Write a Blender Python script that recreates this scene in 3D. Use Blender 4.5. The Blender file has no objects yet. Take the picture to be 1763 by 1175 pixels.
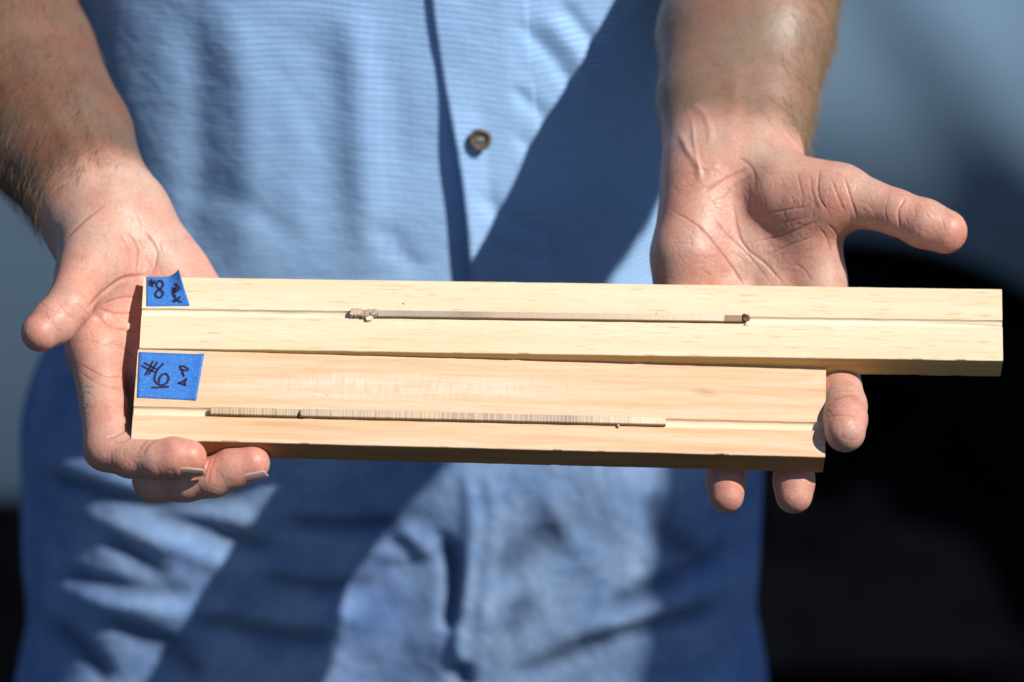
import bpy, bmesh, math, random
import numpy as np
from mathutils import Vector, Matrix
random.seed(7); RNG = np.random.default_rng(7)
scene = bpy.context.scene
COL = scene.collection

# ------------------------------------------------------------------ camera, sky, sun, exposure
PITCH = math.radians(18.0)
DIST = 1.90
FOC = Vector((0, 0, 1.05))
CX = Vector((1, 0, 0))
CU = Vector((0, math.sin(PITCH), math.cos(PITCH)))
CN = Vector((0, -math.cos(PITCH), math.sin(PITCH)))
cam_d = bpy.data.cameras.new('camera'); cam = bpy.data.objects.new('camera', cam_d); COL.objects.link(cam)
cam.location = FOC + CN * DIST
cam.rotation_euler = (math.radians(90) - PITCH, 0, 0)
cam_d.lens = 152; cam_d.sensor_width = 36
cam_d.clip_start = 0.05; cam_d.clip_end = 500
cam_d.dof.use_dof = True; cam_d.dof.focus_distance = DIST - 0.003; cam_d.dof.aperture_fstop = 4.7
scene.camera = cam

SUN = Vector((1.48, -1.0, 1.76)).normalized()
SUN_EL = math.asin(SUN.z); SUN_AZ = math.atan2(SUN.x, SUN.y)
world = bpy.data.worlds.new('World'); scene.world = world; world.use_nodes = True
wn = world.node_tree.nodes; wl = world.node_tree.links
bg = wn['Background']; bg.inputs['Strength'].default_value = 0.072
sky = wn.new('ShaderNodeTexSky'); sky.sky_type = 'NISHITA'; sky.sun_disc = False; sky.dust_density = 0.1; sky.ozone_density = 4.0; sky.air_density = 0.9; sky.altitude = 1200
sky.sun_elevation = SUN_EL; sky.sun_rotation = SUN_AZ
wl.new(sky.outputs['Color'], bg.inputs['Color'])
sl = bpy.data.lights.new('sun', 'SUN'); sl.energy = 5.0; sl.angle = math.radians(0.5); sl.color = (1.0, 0.95, 0.87)
so = bpy.data.objects.new('sun', sl); COL.objects.link(so)
so.rotation_euler = SUN.to_track_quat('Z', 'Y').to_euler(); so.location = SUN * 5
scene.view_settings.view_transform = 'Standard'; scene.view_settings.look = 'None'
scene.view_settings.exposure = 0.18; scene.view_settings.gamma = 1.0
scene.cycles.use_denoising = True

# ------------------------------------------------------------------ frames of reference
# "camera-aligned millimetres": x right, u up, n towards the camera, origin at the focus point
KPX = 36.0 / 152 * DIST * 1000 / 1763
R3 = np.array([[CX.x, CU.x, CN.x], [CX.y, CU.y, CN.y], [CX.z, CU.z, CN.z]])
O3 = np.array(FOC)
def J(px, py, n):
    s = (DIST * 1000 - n) / (DIST * 1000) * KPX
    return np.array([(px - 881.5) * s, (587.5 - py) * s, n])
def to_world(c):
    return (np.asarray(c) / 1000.0) @ R3.T + O3
def to_cam(w):
    return ((np.asarray(w) - O3) @ R3) * 1000.0
def to_px(c):
    s = DIST * 1000 / (DIST * 1000 - c[:, 2]) / KPX
    return np.stack([881.5 + c[:, 0] * s, 587.5 - c[:, 1] * s], 1)

# ------------------------------------------------------------------ helpers
def tag(o, label=None, cat=None, kind=None, group=None):
    if label: o['label'] = label
    if cat: o['category'] = cat
    if kind: o['kind'] = kind
    if group: o['group'] = group
    return o
def empty(name, loc, mat4=None):
    o = bpy.data.objects.new(name, None); COL.objects.link(o); o.empty_display_size = 0.05
    if mat4 is not None: o.matrix_world = mat4
    else: o.location = loc
    return o
def link(name, me, mat=None, parent=None, smooth=True):
    o = bpy.data.objects.new(name, me); COL.objects.link(o)
    if mat: me.materials.append(mat)
    if parent: o.parent = parent
    if smooth: me.polygons.foreach_set('use_smooth', np.ones(len(me.polygons), bool))
    return o
def mesh_np(name, V, F):
    """F: (n,4) or (n,3) int array"""
    V = np.asarray(V, np.float32); F = np.asarray(F, np.int32)
    me = bpy.data.meshes.new(name); k = F.shape[1]
    me.vertices.add(len(V)); me.vertices.foreach_set('co', V.ravel())
    me.loops.add(F.size); me.loops.foreach_set('vertex_index', F.ravel())
    me.polygons.add(len(F)); me.polygons.foreach_set('loop_start', np.arange(0, F.size, k, dtype=np.int32))
    me.polygons.foreach_set('loop_total', np.full(len(F), k, np.int32))
    me.update(calc_edges=True); me.validate()
    return me
def mesh_poly(name, V, quads, polys):
    me = bpy.data.meshes.new(name); V = np.asarray(V, np.float32)
    loops = np.concatenate([np.asarray(quads, np.int32).ravel(), np.concatenate([np.asarray(p, np.int32) for p in polys]) if polys else np.zeros(0, np.int32)])
    tot = np.concatenate([np.full(len(quads), 4, np.int32), np.array([len(p) for p in polys], np.int32)])
    st = np.concatenate([[0], np.cumsum(tot)[:-1]]).astype(np.int32)
    me.vertices.add(len(V)); me.vertices.foreach_set('co', V.ravel()); me.loops.add(len(loops)); me.loops.foreach_set('vertex_index', loops)
    me.polygons.add(len(tot)); me.polygons.foreach_set('loop_start', st); me.polygons.foreach_set('loop_total', tot)
    me.update(calc_edges=True); me.validate(); return me
def refine(V, N, F, S):
    """split the chosen quads in four; neighbours keep their shape with the extra points on their edges"""
    n0 = len(V); Fs = F[S]; Fo = F[~S]
    e = np.stack([Fs, np.roll(Fs, -1, 1)], -1).reshape(-1, 2); e = np.sort(e, 1)
    key = e[:, 0].astype(np.int64) * n0 + e[:, 1]; uk, inv = np.unique(key, return_inverse=True)
    a, b = uk // n0, uk % n0; L = np.linalg.norm(V[b] - V[a], axis=1)
    off = np.einsum('ij,ij->i', V[b] - V[a], N[a] - N[b]) / 8          # follow the curve of the surface
    nm = N[a] + N[b]; nm /= np.linalg.norm(nm, axis=1, keepdims=True) + 1e-9
    mid = (V[a] + V[b]) / 2 - nm * off[:, None]
    ctr = V[Fs].mean(1); m4 = inv.reshape(-1, 4) + n0; ci = np.arange(len(Fs)) + n0 + len(uk)
    ctr = ctr * 0.5 + mid[m4 - n0].mean(1) * 0.5
    Vn = np.vstack([V, mid, ctr])
    Q = [np.stack([Fs[:, k], m4[:, k], ci, m4[:, (k + 3) % 4]], 1) for k in range(4)]
    eo = np.stack([Fo, np.roll(Fo, -1, 1)], -1); es = np.sort(eo, -1); ko = es[..., 0].astype(np.int64) * n0 + es[..., 1]
    ix = np.searchsorted(uk, ko); ix[ix == len(uk)] = 0; hit = uk[ix] == ko
    plain = ~hit.any(1); polys = []
    for f, h, i_ in zip(Fo[~plain], hit[~plain], ix[~plain]):
        p = []
        for k in range(4):
            p.append(f[k])
            if h[k]: p.append(n0 + i_[k])
        polys.append(p)
    return Vn, np.concatenate(Q + [Fo[plain]]), polys
def mesh_list(name, V, F):
    me = bpy.data.meshes.new(name); me.from_pydata([tuple(v) for v in V], [], F); me.update(); return me
def set_color(me, name, C):
    a = me.color_attributes.new(name, 'FLOAT_COLOR', 'POINT')
    C4 = np.ones((len(C), 4), np.float32); C4[:, :3] = C
    a.data.foreach_set('color', C4.ravel())

# ---- implicit surfaces: tapered capsules, smooth unions, surface nets
def cap(P, a, b, ra, rb):
    ba = b - a; L2 = float(ba @ ba) + 1e-9
    t = np.clip(((P - a) @ ba) / L2, 0, 1)
    d = P - a - t[:, None] * ba
    return np.sqrt(np.einsum('ij,ij->i', d, d)) - (ra + t * (rb - ra))
def smin(a, b, k):
    h = np.maximum(k - np.abs(a - b), 0) / k
    return np.minimum(a, b) - h * h * k * 0.25
def chain(P, pts, k):
    """pts: list of (point, radius)"""
    d = None
    for (a, ra), (b, rb) in zip(pts[:-1], pts[1:]):
        c = cap(P, a, b, ra, rb)
        d = c if d is None else smin(d, c, k)
    return d
def surface_nets(f, lo, hi, h, B=8):
    lo = np.asarray(lo, float); n = np.ceil((np.asarray(hi) - lo) / (h * B)).astype(int)
    S = np.full(tuple(n * B + 1), 1e3, np.float32)
    bi = np.stack(np.meshgrid(*[np.arange(k) for k in n], indexing='ij'), -1).reshape(-1, 3)
    cd = f(lo + (bi * B + B / 2) * h)
    rad = B * h * 0.87 * 1.35 + 2
    inside = bi[cd < -rad]
    o = np.stack(np.meshgrid(*[np.arange(B + 1)] * 3, indexing='ij'), -1).reshape(-1, 3)
    for b in inside:
        S[b[0]*B:b[0]*B+B+1, b[1]*B:b[1]*B+B+1, b[2]*B:b[2]*B+B+1] = -1e3
    near = bi[np.abs(cd) <= rad]
    for i in range(0, len(near), 600):
        idx = (near[i:i+600, None, :] * B + o[None]).reshape(-1, 3)
        S[idx[:, 0], idx[:, 1], idx[:, 2]] = f(lo + idx * h)
    neg = S < 0
    c = np.zeros(tuple(np.array(S.shape) - 1), np.uint8)
    nx, ny, nz = c.shape
    for dx in (0, 1):
        for dy in (0, 1):
            for dz in (0, 1):
                c += neg[dx:dx+nx, dy:dy+ny, dz:dz+nz]
    act = np.stack(np.nonzero((c > 0) & (c < 8)), 1)
    del c
    vid = np.full((nx, ny, nz), -1, np.int32); vid[act[:, 0], act[:, 1], act[:, 2]] = np.arange(len(act))
    acc = np.zeros((len(act), 3)); cnt = np.zeros(len(act))
    cor = [np.array(q) for q in ((0,0,0),(1,0,0),(0,1,0),(1,1,0),(0,0,1),(1,0,1),(0,1,1),(1,1,1))]
    vals = [S[act[:, 0]+q[0], act[:, 1]+q[1], act[:, 2]+q[2]] for q in cor]
    for i in range(8):
        for j in range(i + 1, 8):
            if np.abs(cor[i] - cor[j]).sum() != 1: continue
            m = (vals[i] < 0) != (vals[j] < 0)
            t = np.where(m, vals[i] / np.where(m, vals[i] - vals[j], 1), 0)
            acc += np.where(m[:, None], cor[i] + t[:, None] * (cor[j] - cor[i]), 0); cnt += m
    V = lo + (act + acc / cnt[:, None]) * h
    Fs = []
    for ax in range(3):
        a1, a2 = (ax + 1) % 3, (ax + 2) % 3
        sl0 = [slice(None)] * 3; sl1 = [slice(None)] * 3
        sl0[ax] = slice(0, -1); sl1[ax] = slice(1, None)
        A = neg[tuple(sl0)]; Bn = neg[tuple(sl1)]
        e = np.stack(np.nonzero(A != Bn), 1)
        ok = (e[:, a1] > 0) & (e[:, a2] > 0) & (e[:, a1] < vid.shape[a1]) & (e[:, a2] < vid.shape[a2])
        e = e[ok]; flip = A[e[:, 0], e[:, 1], e[:, 2]]
        q = []
        for (i, j) in ((-1, -1), (0, -1), (0, 0), (-1, 0)):
            w = e.copy(); w[:, a1] += i; w[:, a2] += j
            q.append(vid[w[:, 0], w[:, 1], w[:, 2]])
        q = np.stack(q, 1); q[~flip] = q[~flip][:, ::-1]
        Fs.append(q)
    return V, np.concatenate(Fs)
def edges_of(F):
    e = np.concatenate([F[:, [0, 1]], F[:, [1, 2]], F[:, [2, 3]], F[:, [3, 0]]])
    return e
def relax(V, F, it, lam=0.5):
    e = edges_of(F); n = len(V)
    deg = np.bincount(e[:, 0], minlength=n) + np.bincount(e[:, 1], minlength=n)
    for k in range(it):
        S = np.zeros_like(V)
        for a in range(3):
            S[:, a] = np.bincount(e[:, 0], V[e[:, 1], a], n) + np.bincount(e[:, 1], V[e[:, 0], a], n)
        V = V + lam * (S / deg[:, None] - V)
    return V
def vnormals(V, F):
    fn = np.cross(V[F[:, 2]] - V[F[:, 0]], V[F[:, 3]] - V[F[:, 1]])
    N = np.zeros_like(V)
    for a in range(3):
        for k in range(4):
            N[:, a] += np.bincount(F[:, k], fn[:, a], len(V))
    return N / (np.linalg.norm(N, axis=1, keepdims=True) + 1e-12)
def smooth_path(pts, per=8):
    """Catmull-Rom through 2-D / 3-D points"""
    p = np.asarray(pts, float)
    if len(p) < 3: return p
    q = np.vstack([2 * p[0] - p[1], p, 2 * p[-1] - p[-2]]); out = []
    for i in range(1, len(q) - 2):
        for t in np.linspace(0, 1, per, endpoint=False):
            a, b, c, d = q[i-1], q[i], q[i+1], q[i+2]
            out.append(0.5 * (2*b + (c-a)*t + (2*a-5*b+4*c-d)*t*t + (-a+3*b-3*c+d)*t**3))
    out.append(p[-1]); return np.array(out)
def poly_dist(Q, path):
    """distance (same unit as Q) and run fraction of the nearest point of a path, for 2-D points"""
    best = np.full(len(Q), 1e9); tt = np.zeros(len(Q)); m = len(path) - 1
    for i in range(m):
        a, b = path[i], path[i+1]; ba = b - a
        t = np.clip(((Q - a) @ ba) / (ba @ ba + 1e-9), 0, 1)
        d = np.linalg.norm(Q - a - t[:, None] * ba, axis=1)
        w = d < best; best = np.where(w, d, best); tt = np.where(w, (i + t) / m, tt)
    return best, tt
def carve(Vc, N, lines, facing=0.1):
    """displacement in mm from lines seen on the surface: (points, width px, depth mm); positive depth cuts in"""
    Q = to_px(Vc); D = np.zeros(len(Vc)); M = np.zeros(len(Vc))
    face = N[:, 2] > facing
    for pts, w, dep in lines:
        path = smooth_path(pts)
        lo = path.min(0) - 3 * w; hi = path.max(0) + 3 * w
        s = np.nonzero(face & (Q > lo).all(1) & (Q < hi).all(1))[0]
        if len(s) == 0: continue
        d, t = poly_dist(Q[s], path)
        ends = np.clip(np.minimum(t, 1 - t) * 5 + 0.12, 0, 1)
        g = np.exp(-(d / w) ** 2) * ends
        D[s] -= dep * g; M[s] = np.maximum(M[s], g * np.sign(dep) * min(1, abs(dep) / 0.35))
    return D, M

# ------------------------------------------------------------------ materials
def new_mat(name):
    m = bpy.data.materials.new(name); m.use_nodes = True
    nt = m.node_tree; p = nt.nodes['Principled BSDF']
    return m, nt.nodes, nt.links, p
def N_(nodes, t, **kw):
    n = nodes.new(t)
    for k, v in kw.items(): setattr(n, k, v)
    return n
def noise(nodes, links, vec, scale, detail=4, rough=0.55, mapscale=None):
    if mapscale is not None:
        mp = N_(nodes, 'ShaderNodeMapping'); mp.inputs['Scale'].default_value = mapscale
        links.new(vec, mp.inputs['Vector']); vec = mp.outputs['Vector']
    t = N_(nodes, 'ShaderNodeTexNoise'); t.inputs['Scale'].default_value = scale
    t.inputs['Detail'].default_value = detail; t.inputs['Roughness'].default_value = rough
    links.new(vec, t.inputs['Vector']); return t.outputs['Fac']
def ramp(nodes, links, fac, stops):
    r = N_(nodes, 'ShaderNodeValToRGB'); e = r.color_ramp.elements
    while len(e) < len(stops): e.new(0.5)
    for el, (p, c) in zip(e, stops):
        el.position = p; el.color = (c, c, c, 1) if isinstance(c, (int, float)) else (*c, 1)
    links.new(fac, r.inputs['Fac']); return r.outputs['Color']
def mix(nodes, links, fac, a, b, mode='MIX'):
    m = N_(nodes, 'ShaderNodeMix', data_type='RGBA', blend_type=mode)
    for sock, v in ((m.inputs[0], fac), (m.inputs[6], a), (m.inputs[7], b)):
        if isinstance(v, (int, float)): sock.default_value = v
        elif isinstance(v, tuple): sock.default_value = (*v, 1)
        else: links.new(v, sock)
    return m.outputs[2]
def math_(nodes, links, op, a, b=None):
    m = N_(nodes, 'ShaderNodeMath', operation=op)
    for i, v in enumerate((a, b)):
        if v is None: continue
        if isinstance(v, (int, float)): m.inputs[i].default_value = v
        else: links.new(v, m.inputs[i])
    return m.outputs[0]
def bump(nodes, links, p, h, strength, dist):
    b = N_(nodes, 'ShaderNodeBump'); b.inputs['Strength'].default_value = strength; b.inputs['Distance'].default_value = dist
    links.new(h, b.inputs['Height']); links.new(b.outputs['Normal'], p.inputs['Normal'])
def objcoord(nodes):
    return N_(nodes, 'ShaderNodeTexCoord').outputs['Object']

def mat_skin():
    m, n, l, p = new_mat('skin')
    at = N_(n, 'ShaderNodeVertexColor', layer_name='tint').outputs['Color']
    oc = objcoord(n)
    mott = ramp(n, l, noise(n, l, oc, 95, 5, 0.65), [(0.28, (0.88, 0.79, 0.79)), (0.5, (1, 1, 1)), (0.72, (1.08, 1.10, 1.09))])
    c = mix(n, l, 1.0, at, mott, 'MULTIPLY')
    bl = ramp(n, l, noise(n, l, oc, 42, 3, 0.5), [(0.35, (1.08, 0.90, 0.88)), (0.65, (0.95, 1.03, 1.05))])
    c = mix(n, l, 1.0, c, bl, 'MULTIPLY')
    fine = ramp(n, l, noise(n, l, oc, 650, 3, 0.65), [(0.3, (0.90, 0.86, 0.85)), (0.7, (1.05, 1.06, 1.06))])
    c = mix(n, l, 1.0, c, fine, 'MULTIPLY')
    # net of fine skin lines, warped
    wv = N_(n, 'ShaderNodeTexNoise'); wv.inputs['Scale'].default_value = 130; wv.inputs['Detail'].default_value = 2; l.new(oc, wv.inputs['Vector'])
    wsc = N_(n, 'ShaderNodeVectorMath', operation='SCALE'); wsc.inputs['Scale'].default_value = 0.005; l.new(wv.outputs['Color'], wsc.inputs[0])
    wad = N_(n, 'ShaderNodeVectorMath', operation='ADD'); l.new(oc, wad.inputs[0]); l.new(wsc.outputs[0], wad.inputs[1])
    def net(scale, mp, edge):
        m_ = N_(n, 'ShaderNodeMapping'); m_.inputs['Scale'].default_value = mp; l.new(wad.outputs[0], m_.inputs['Vector'])
        v_ = N_(n, 'ShaderNodeTexVoronoi', feature='DISTANCE_TO_EDGE'); v_.inputs['Scale'].default_value = scale; l.new(m_.outputs[0], v_.inputs['Vector'])
        return ramp(n, l, v_.outputs['Distance'], [(0.0, 0.0), (edge, 1.0)])
    n1 = net(150, (1.0, 1.0, 0.6), 0.07); n2 = net(420, (1, 0.7, 1), 0.16)
    c = mix(n, l, 1.0, c, mix(n, l, n1, (0.965, 0.94, 0.935), (1.0, 1.0, 1.0)), 'MULTIPLY')
    l.new(c, p.inputs['Base Color'])
    p.inputs['Roughness'].default_value = 0.46
    p.inputs['Specular IOR Level'].default_value = 0.42
    p.inputs['Subsurface Weight'].default_value = 0.14
    p.inputs['Subsurface Radius'].default_value = (1.0, 0.35, 0.2)
    p.inputs['Subsurface Scale'].default_value = 0.003
    h = math_(n, l, 'ADD', math_(n, l, 'MULTIPLY', n1, 0.10), math_(n, l, 'MULTIPLY', n2, 0.12))
    h = math_(n, l, 'ADD', h, math_(n, l, 'MULTIPLY', noise(n, l, oc, 420, 4, 0.65), 0.7))
    bump(n, l, p, h, 0.35, 0.0006)
    return m
def mat_simple(name, col, rough=0.6, spec=0.4, var=0.12, scale=80, metallic=0.0, bmp=0.0, bscale=300):
    m, n, l, p = new_mat(name); oc = objcoord(n)
    f = noise(n, l, oc, scale, 5, 0.6)
    lo = tuple(max(0, c * (1 - var)) for c in col); hi = tuple(min(1, c * (1 + var)) for c in col)
    l.new(ramp(n, l, f, [(0.3, lo), (0.7, hi)]), p.inputs['Base Color'])
    p.inputs['Roughness'].default_value = rough; p.inputs['Specular IOR Level'].default_value = spec
    p.inputs['Metallic'].default_value = metallic
    if bmp: bump(n, l, p, noise(n, l, oc, bscale, 4), bmp, 0.0008)
    return m
def mat_pine():
    m, n, l, p = new_mat('pale_pine'); oc = objcoord(n)
    band = noise(n, l, oc, 1, 4, 0.55, (5, 110, 60))
    base = ramp(n, l, band, [(0.28, (0.67, 0.53, 0.34)), (0.5, (0.73, 0.605, 0.42)), (0.72, (0.77, 0.66, 0.49))])
    fib = noise(n, l, oc, 1, 3, 0.6, (45, 1500, 900))
    base = mix(n, l, 1.0, base, ramp(n, l, fib, [(0.3, (0.93, 0.91, 0.87)), (0.7, (1.04, 1.04, 1.04))]), 'MULTIPLY')
    dash = ramp(n, l, noise(n, l, oc, 1, 2, 0.5, (85, 900, 500)), [(0.575, 0.0), (0.68, 1.0)])
    zone = ramp(n, l, noise(n, l, oc, 1, 3, 0.6, (30, 130, 90)), [(0.42, 0.0), (0.60, 0.65)])
    c = mix(n, l, math_(n, l, 'MULTIPLY', dash, zone), base, (0.56, 0.33, 0.10))
    spk = ramp(n, l, noise(n, l, oc, 1, 1, 0.5, (260, 900, 700)), [(0.80, 0.0), (0.84, 0.6)])
    c = mix(n, l, spk, c, (0.33, 0.22, 0.10))
    l.new(c, p.inputs['Base Color']); p.inputs['Roughness'].default_value = 0.55
    p.inputs['Specular IOR Level'].default_value = 0.3
    bump(n, l, p, fib, 0.25, 0.0004)
    return m
def mat_cedar():
    m, n, l, p = new_mat('pinkish_pine'); oc = objcoord(n)
    band = noise(n, l, oc, 1, 5, 0.6, (7, 150, 80))
    base = ramp(n, l, band, [(0.28, (0.54, 0.31, 0.165)), (0.42, (0.68, 0.45, 0.275)), (0.58, (0.74, 0.53, 0.365)), (0.74, (0.62, 0.38, 0.22))])
    warp = noise(n, l, oc, 1, 2, 0.5, (9, 40, 40))
    sep = N_(n, 'ShaderNodeSeparateXYZ'); l.new(oc, sep.inputs[0])
    ph = math_(n, l, 'ADD', math_(n, l, 'MULTIPLY', sep.outputs[1], 520), math_(n, l, 'MULTIPLY', warp, 22))
    ring = math_(n, l, 'SINE', ph)
    ringm = ramp(n, l, ring, [(0.55, 0.0), (1.0, 0.15)])
    base = mix(n, l, ringm, base, (0.58, 0.29, 0.12))
    fib = noise(n, l, oc, 1, 3, 0.6, (40, 1400, 900))
    base = mix(n, l, 1.0, base, ramp(n, l, fib, [(0.3, (0.93, 0.90, 0.86)), (0.7, (1.05, 1.05, 1.05))]), 'MULTIPLY')
    dark = ramp(n, l, noise(n, l, oc, 1, 3, 0.55, (22, 420, 300)), [(0.64, 0.0), (0.78, 0.4)])
    base = mix(n, l, dark, base, (0.40, 0.18, 0.08))
    # chalky planed patch with saw marks across the grain, on the broad upper field of the face
    gx = math_(n, l, 'ABSOLUTE', math_(n, l, 'ADD', sep.outputs[0], 0.028))
    mx = N_(n, 'ShaderNodeMapRange'); mx.inputs[1].default_value = 0.095; mx.inputs[2].default_value = 0.03; l.new(gx, mx.inputs[0])
    gy = math_(n, l, 'ABSOLUTE', math_(n, l, 'ADD', sep.outputs[1], -0.0075))
    my = N_(n, 'ShaderNodeMapRange'); my.inputs[1].default_value = 0.0085; my.inputs[2].default_value = 0.002; l.new(gy, my.inputs[0])
    saw = ramp(n, l, noise(n, l, oc, 1, 4, 0.65, (520, 90, 60)), [(0.35, 0.1), (0.65, 1.0)])
    big = ramp(n, l, noise(n, l, oc, 1, 2, 0.5, (40, 160, 60)), [(0.3, 0.2), (0.7, 1.0)])
    k = math_(n, l, 'MULTIPLY', math_(n, l, 'MULTIPLY', mx.outputs[0], my.outputs[0]), math_(n, l, 'MULTIPLY', saw, big))
    c = mix(n, l, math_(n, l, 'MULTIPLY', k, 0.68), base, (0.84, 0.74, 0.66))
    # a small knot with grain running off it
    kx = math_(n, l, 'MULTIPLY', math_(n, l, 'ADD', sep.outputs[0], -0.0985), 1.0)
    ky = math_(n, l, 'ADD', math_(n, l, 'MULTIPLY', math_(n, l, 'ADD', sep.outputs[1], -0.0085), 3.2), math_(n, l, 'MULTIPLY', kx, 0.5))
    kd = math_(n, l, 'SQRT', math_(n, l, 'ADD', math_(n, l, 'MULTIPLY', kx, kx), math_(n, l, 'MULTIPLY', ky, ky)))
    kd = math_(n, l, 'ADD', kd, math_(n, l, 'MULTIPLY', noise(n, l, oc, 1, 3, 0.6, (200, 900, 300)), 0.008))
    km = ramp(n, l, math_(n, l, 'MULTIPLY', kd, 60), [(0.2, 0.6), (0.75, 0.0)])
    c = mix(n, l, km, c, (0.36, 0.19, 0.09))
    l.new(c, p.inputs['Base Color']); p.inputs['Roughness'].default_value = 0.5
    p.inputs['Specular IOR Level'].default_value = 0.3
    bump(n, l, p, fib, 0.25, 0.0004)
    return m
def mat_vcol(name, rough=0.8, bscale=1500, bst=0.4):
    m, n, l, p = new_mat(name); oc = objcoord(n)
    at = N_(n, 'ShaderNodeVertexColor', layer_name='tint').outputs['Color']
    f = ramp(n, l, noise(n, l, oc, bscale, 3), [(0.3, (0.9, 0.9, 0.9)), (0.7, (1.07, 1.07, 1.07))])
    l.new(mix(n, l, 1.0, at, f, 'MULTIPLY'), p.inputs['Base Color']); p.inputs['Roughness'].default_value = rough
    p.inputs['Specular IOR Level'].default_value = 0.15
    bump(n, l, p, noise(n, l, oc, bscale, 3), bst, 0.0003)
    return m
def mat_tape():
    m, n, l, p = new_mat('blue_masking_tape'); oc = objcoord(n)
    f = noise(n, l, oc, 1, 3, 0.6, (700, 2600, 900))
    c = ramp(n, l, f, [(0.3, (0.014, 0.115, 0.44)), (0.7, (0.05, 0.22, 0.62))])
    spk = ramp(n, l, noise(n, l, oc, 2600, 1), [(0.64, 0.0), (0.74, 0.75)])
    c = mix(n, l, spk, c, (0.40, 0.52, 0.72))
    l.new(c, p.inputs['Base Color']); p.inputs['Roughness'].default_value = 0.55; p.inputs['Specular IOR Level'].default_value = 0.35
    bump(n, l, p, f, 0.4, 0.0003); return m
def mat_shirt():
    m, n, l, p = new_mat('blue_white_check_cotton')
    uv = N_(n, 'ShaderNodeUVMap', uv_map='cloth').outputs['UV']
    sp = N_(n, 'ShaderNodeSeparateXYZ'); l.new(uv, sp.inputs[0])
    def stripe(sock, period, duty):
        fr = math_(n, l, 'FRACT', math_(n, l, 'MULTIPLY', sock, 1 / period))
        return ramp(n, l, fr, [(0.0, 0.0), (duty - 0.12, 0.0), (duty, 1.0), (0.9, 1.0)])
    h = stripe(sp.outputs[1], 0.0030, 0.5); v = stripe(sp.outputs[0], 0.0029, 0.45)
    wv = noise(n, l, uv, 1, 3, 0.6, (60, 700, 1))
    dye = ramp(n, l, noise(n, l, uv, 9, 4), [(0.3, (0.90, 0.93, 0.96)), (0.7, (1.06, 1.04, 1.03))])
    c = mix(n, l, math_(n, l, 'MULTIPLY', h, 0.58), (0.45, 0.65, 0.89), (0.09, 0.27, 0.63))
    c = mix(n, l, math_(n, l, 'MULTIPLY', v, 0.12), c, (0.20, 0.36, 0.66))
    c = mix(n, l, 1.0, c, dye, 'MULTIPLY')
    c = mix(n, l, 1.0, c, ramp(n, l, wv, [(0.3, (0.9, 0.92, 0.95)), (0.7, (1.06, 1.05, 1.04))]), 'MULTIPLY')
    l.new(c, p.inputs['Base Color']); p.inputs['Roughness'].default_value = 0.9; p.inputs['Specular IOR Level'].default_value = 0.1
    bump(n, l, p, noise(n, l, uv, 1, 4, 0.6, (90, 140, 1)), 0.35, 0.002)
    return m
def mat_denim():
    m, n, l, p = new_mat('faded_denim'); oc = objcoord(n)
    at = N_(n, 'ShaderNodeVertexColor', layer_name='tint').outputs['Color']
    w = noise(n, l, oc, 1, 3, 0.6, (900, 900, 160))
    c = mix(n, l, 1.0, at, ramp(n, l, w, [(0.3, (0.82, 0.84, 0.86)), (0.7, (1.12, 1.10, 1.08))]), 'MULTIPLY')
    c = mix(n, l, 1.0, c, ramp(n, l, noise(n, l, oc, 36, 6, 0.65), [(0.32, (0.66, 0.75, 0.86)), (0.68, (1.26, 1.19, 1.10))]), 'MULTIPLY')
    l.new(c, p.inputs['Base Color']); p.inputs['Roughness'].default_value = 0.9; p.inputs['Specular IOR Level'].default_value = 0.1
    bump(n, l, p, noise(n, l, oc, 70, 5, 0.6), 0.5, 0.004)
    return m
SKIN = mat_skin(); PINE = mat_pine(); CEDAR = mat_cedar(); CORE = mat_vcol('core_wood'); TAPE = mat_tape()
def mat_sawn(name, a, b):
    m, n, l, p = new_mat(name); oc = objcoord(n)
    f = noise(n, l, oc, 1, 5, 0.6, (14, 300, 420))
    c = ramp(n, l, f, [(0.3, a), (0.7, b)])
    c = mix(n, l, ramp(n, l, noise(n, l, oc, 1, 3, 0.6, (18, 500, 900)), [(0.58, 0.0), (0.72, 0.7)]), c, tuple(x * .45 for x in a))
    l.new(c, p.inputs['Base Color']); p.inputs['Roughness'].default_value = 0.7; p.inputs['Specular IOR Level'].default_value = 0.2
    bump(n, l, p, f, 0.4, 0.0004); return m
SHADED_PALE = mat_sawn('shade_tinted_pale_edge', (0.52, 0.34, 0.12), (0.64, 0.44, 0.18)); SHADED_RED = mat_sawn('shade_tinted_reddish_edge', (0.32, 0.165, 0.065), (0.45, 0.24, 0.10))  # edge colours darker than the faces: underside shade put into the wood
FRESH_PALE = mat_sawn('fresh_pale_cut', (0.75, 0.64, 0.46), (0.81, 0.71, 0.53)); FRESH_RED = mat_sawn('fresh_pinkish_cut', (0.73, 0.555, 0.375), (0.79, 0.62, 0.44))
SHIRT = mat_shirt(); DENIM = mat_denim()
INK = mat_simple('marker_ink', (0.022, 0.015, 0.055), 0.5, 0.4, 0.3, 900)
NAIL = mat_simple('fingernail', (0.50, 0.315, 0.25), 0.32, 0.5, 0.08, 300)
HAIR = mat_simple('arm_hair', (0.27, 0.165, 0.085), 0.4, 0.4, 0.3, 60)
BUTTON = mat_simple('horn_button', (0.115, 0.085, 0.06), 0.5, 0.4, 0.6, 260)
THREAD = mat_simple('sewing_thread', (0.55, 0.56, 0.56), 0.8, 0.2, 0.1, 900)
BARK = mat_simple('bark', (0.17, 0.10, 0.065), 0.9, 0.2, 0.55, 900, bmp=0.9, bscale=1400)
PAINT = mat_simple('silver_blue_paint', (0.195, 0.30, 0.415), 0.36, 0.5, 0.04, 3, metallic=0.25)
BLACKP = mat_simple('black_plastic', (0.004, 0.0045, 0.006), 1.0, 0.0, 0.2, 30)
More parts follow.
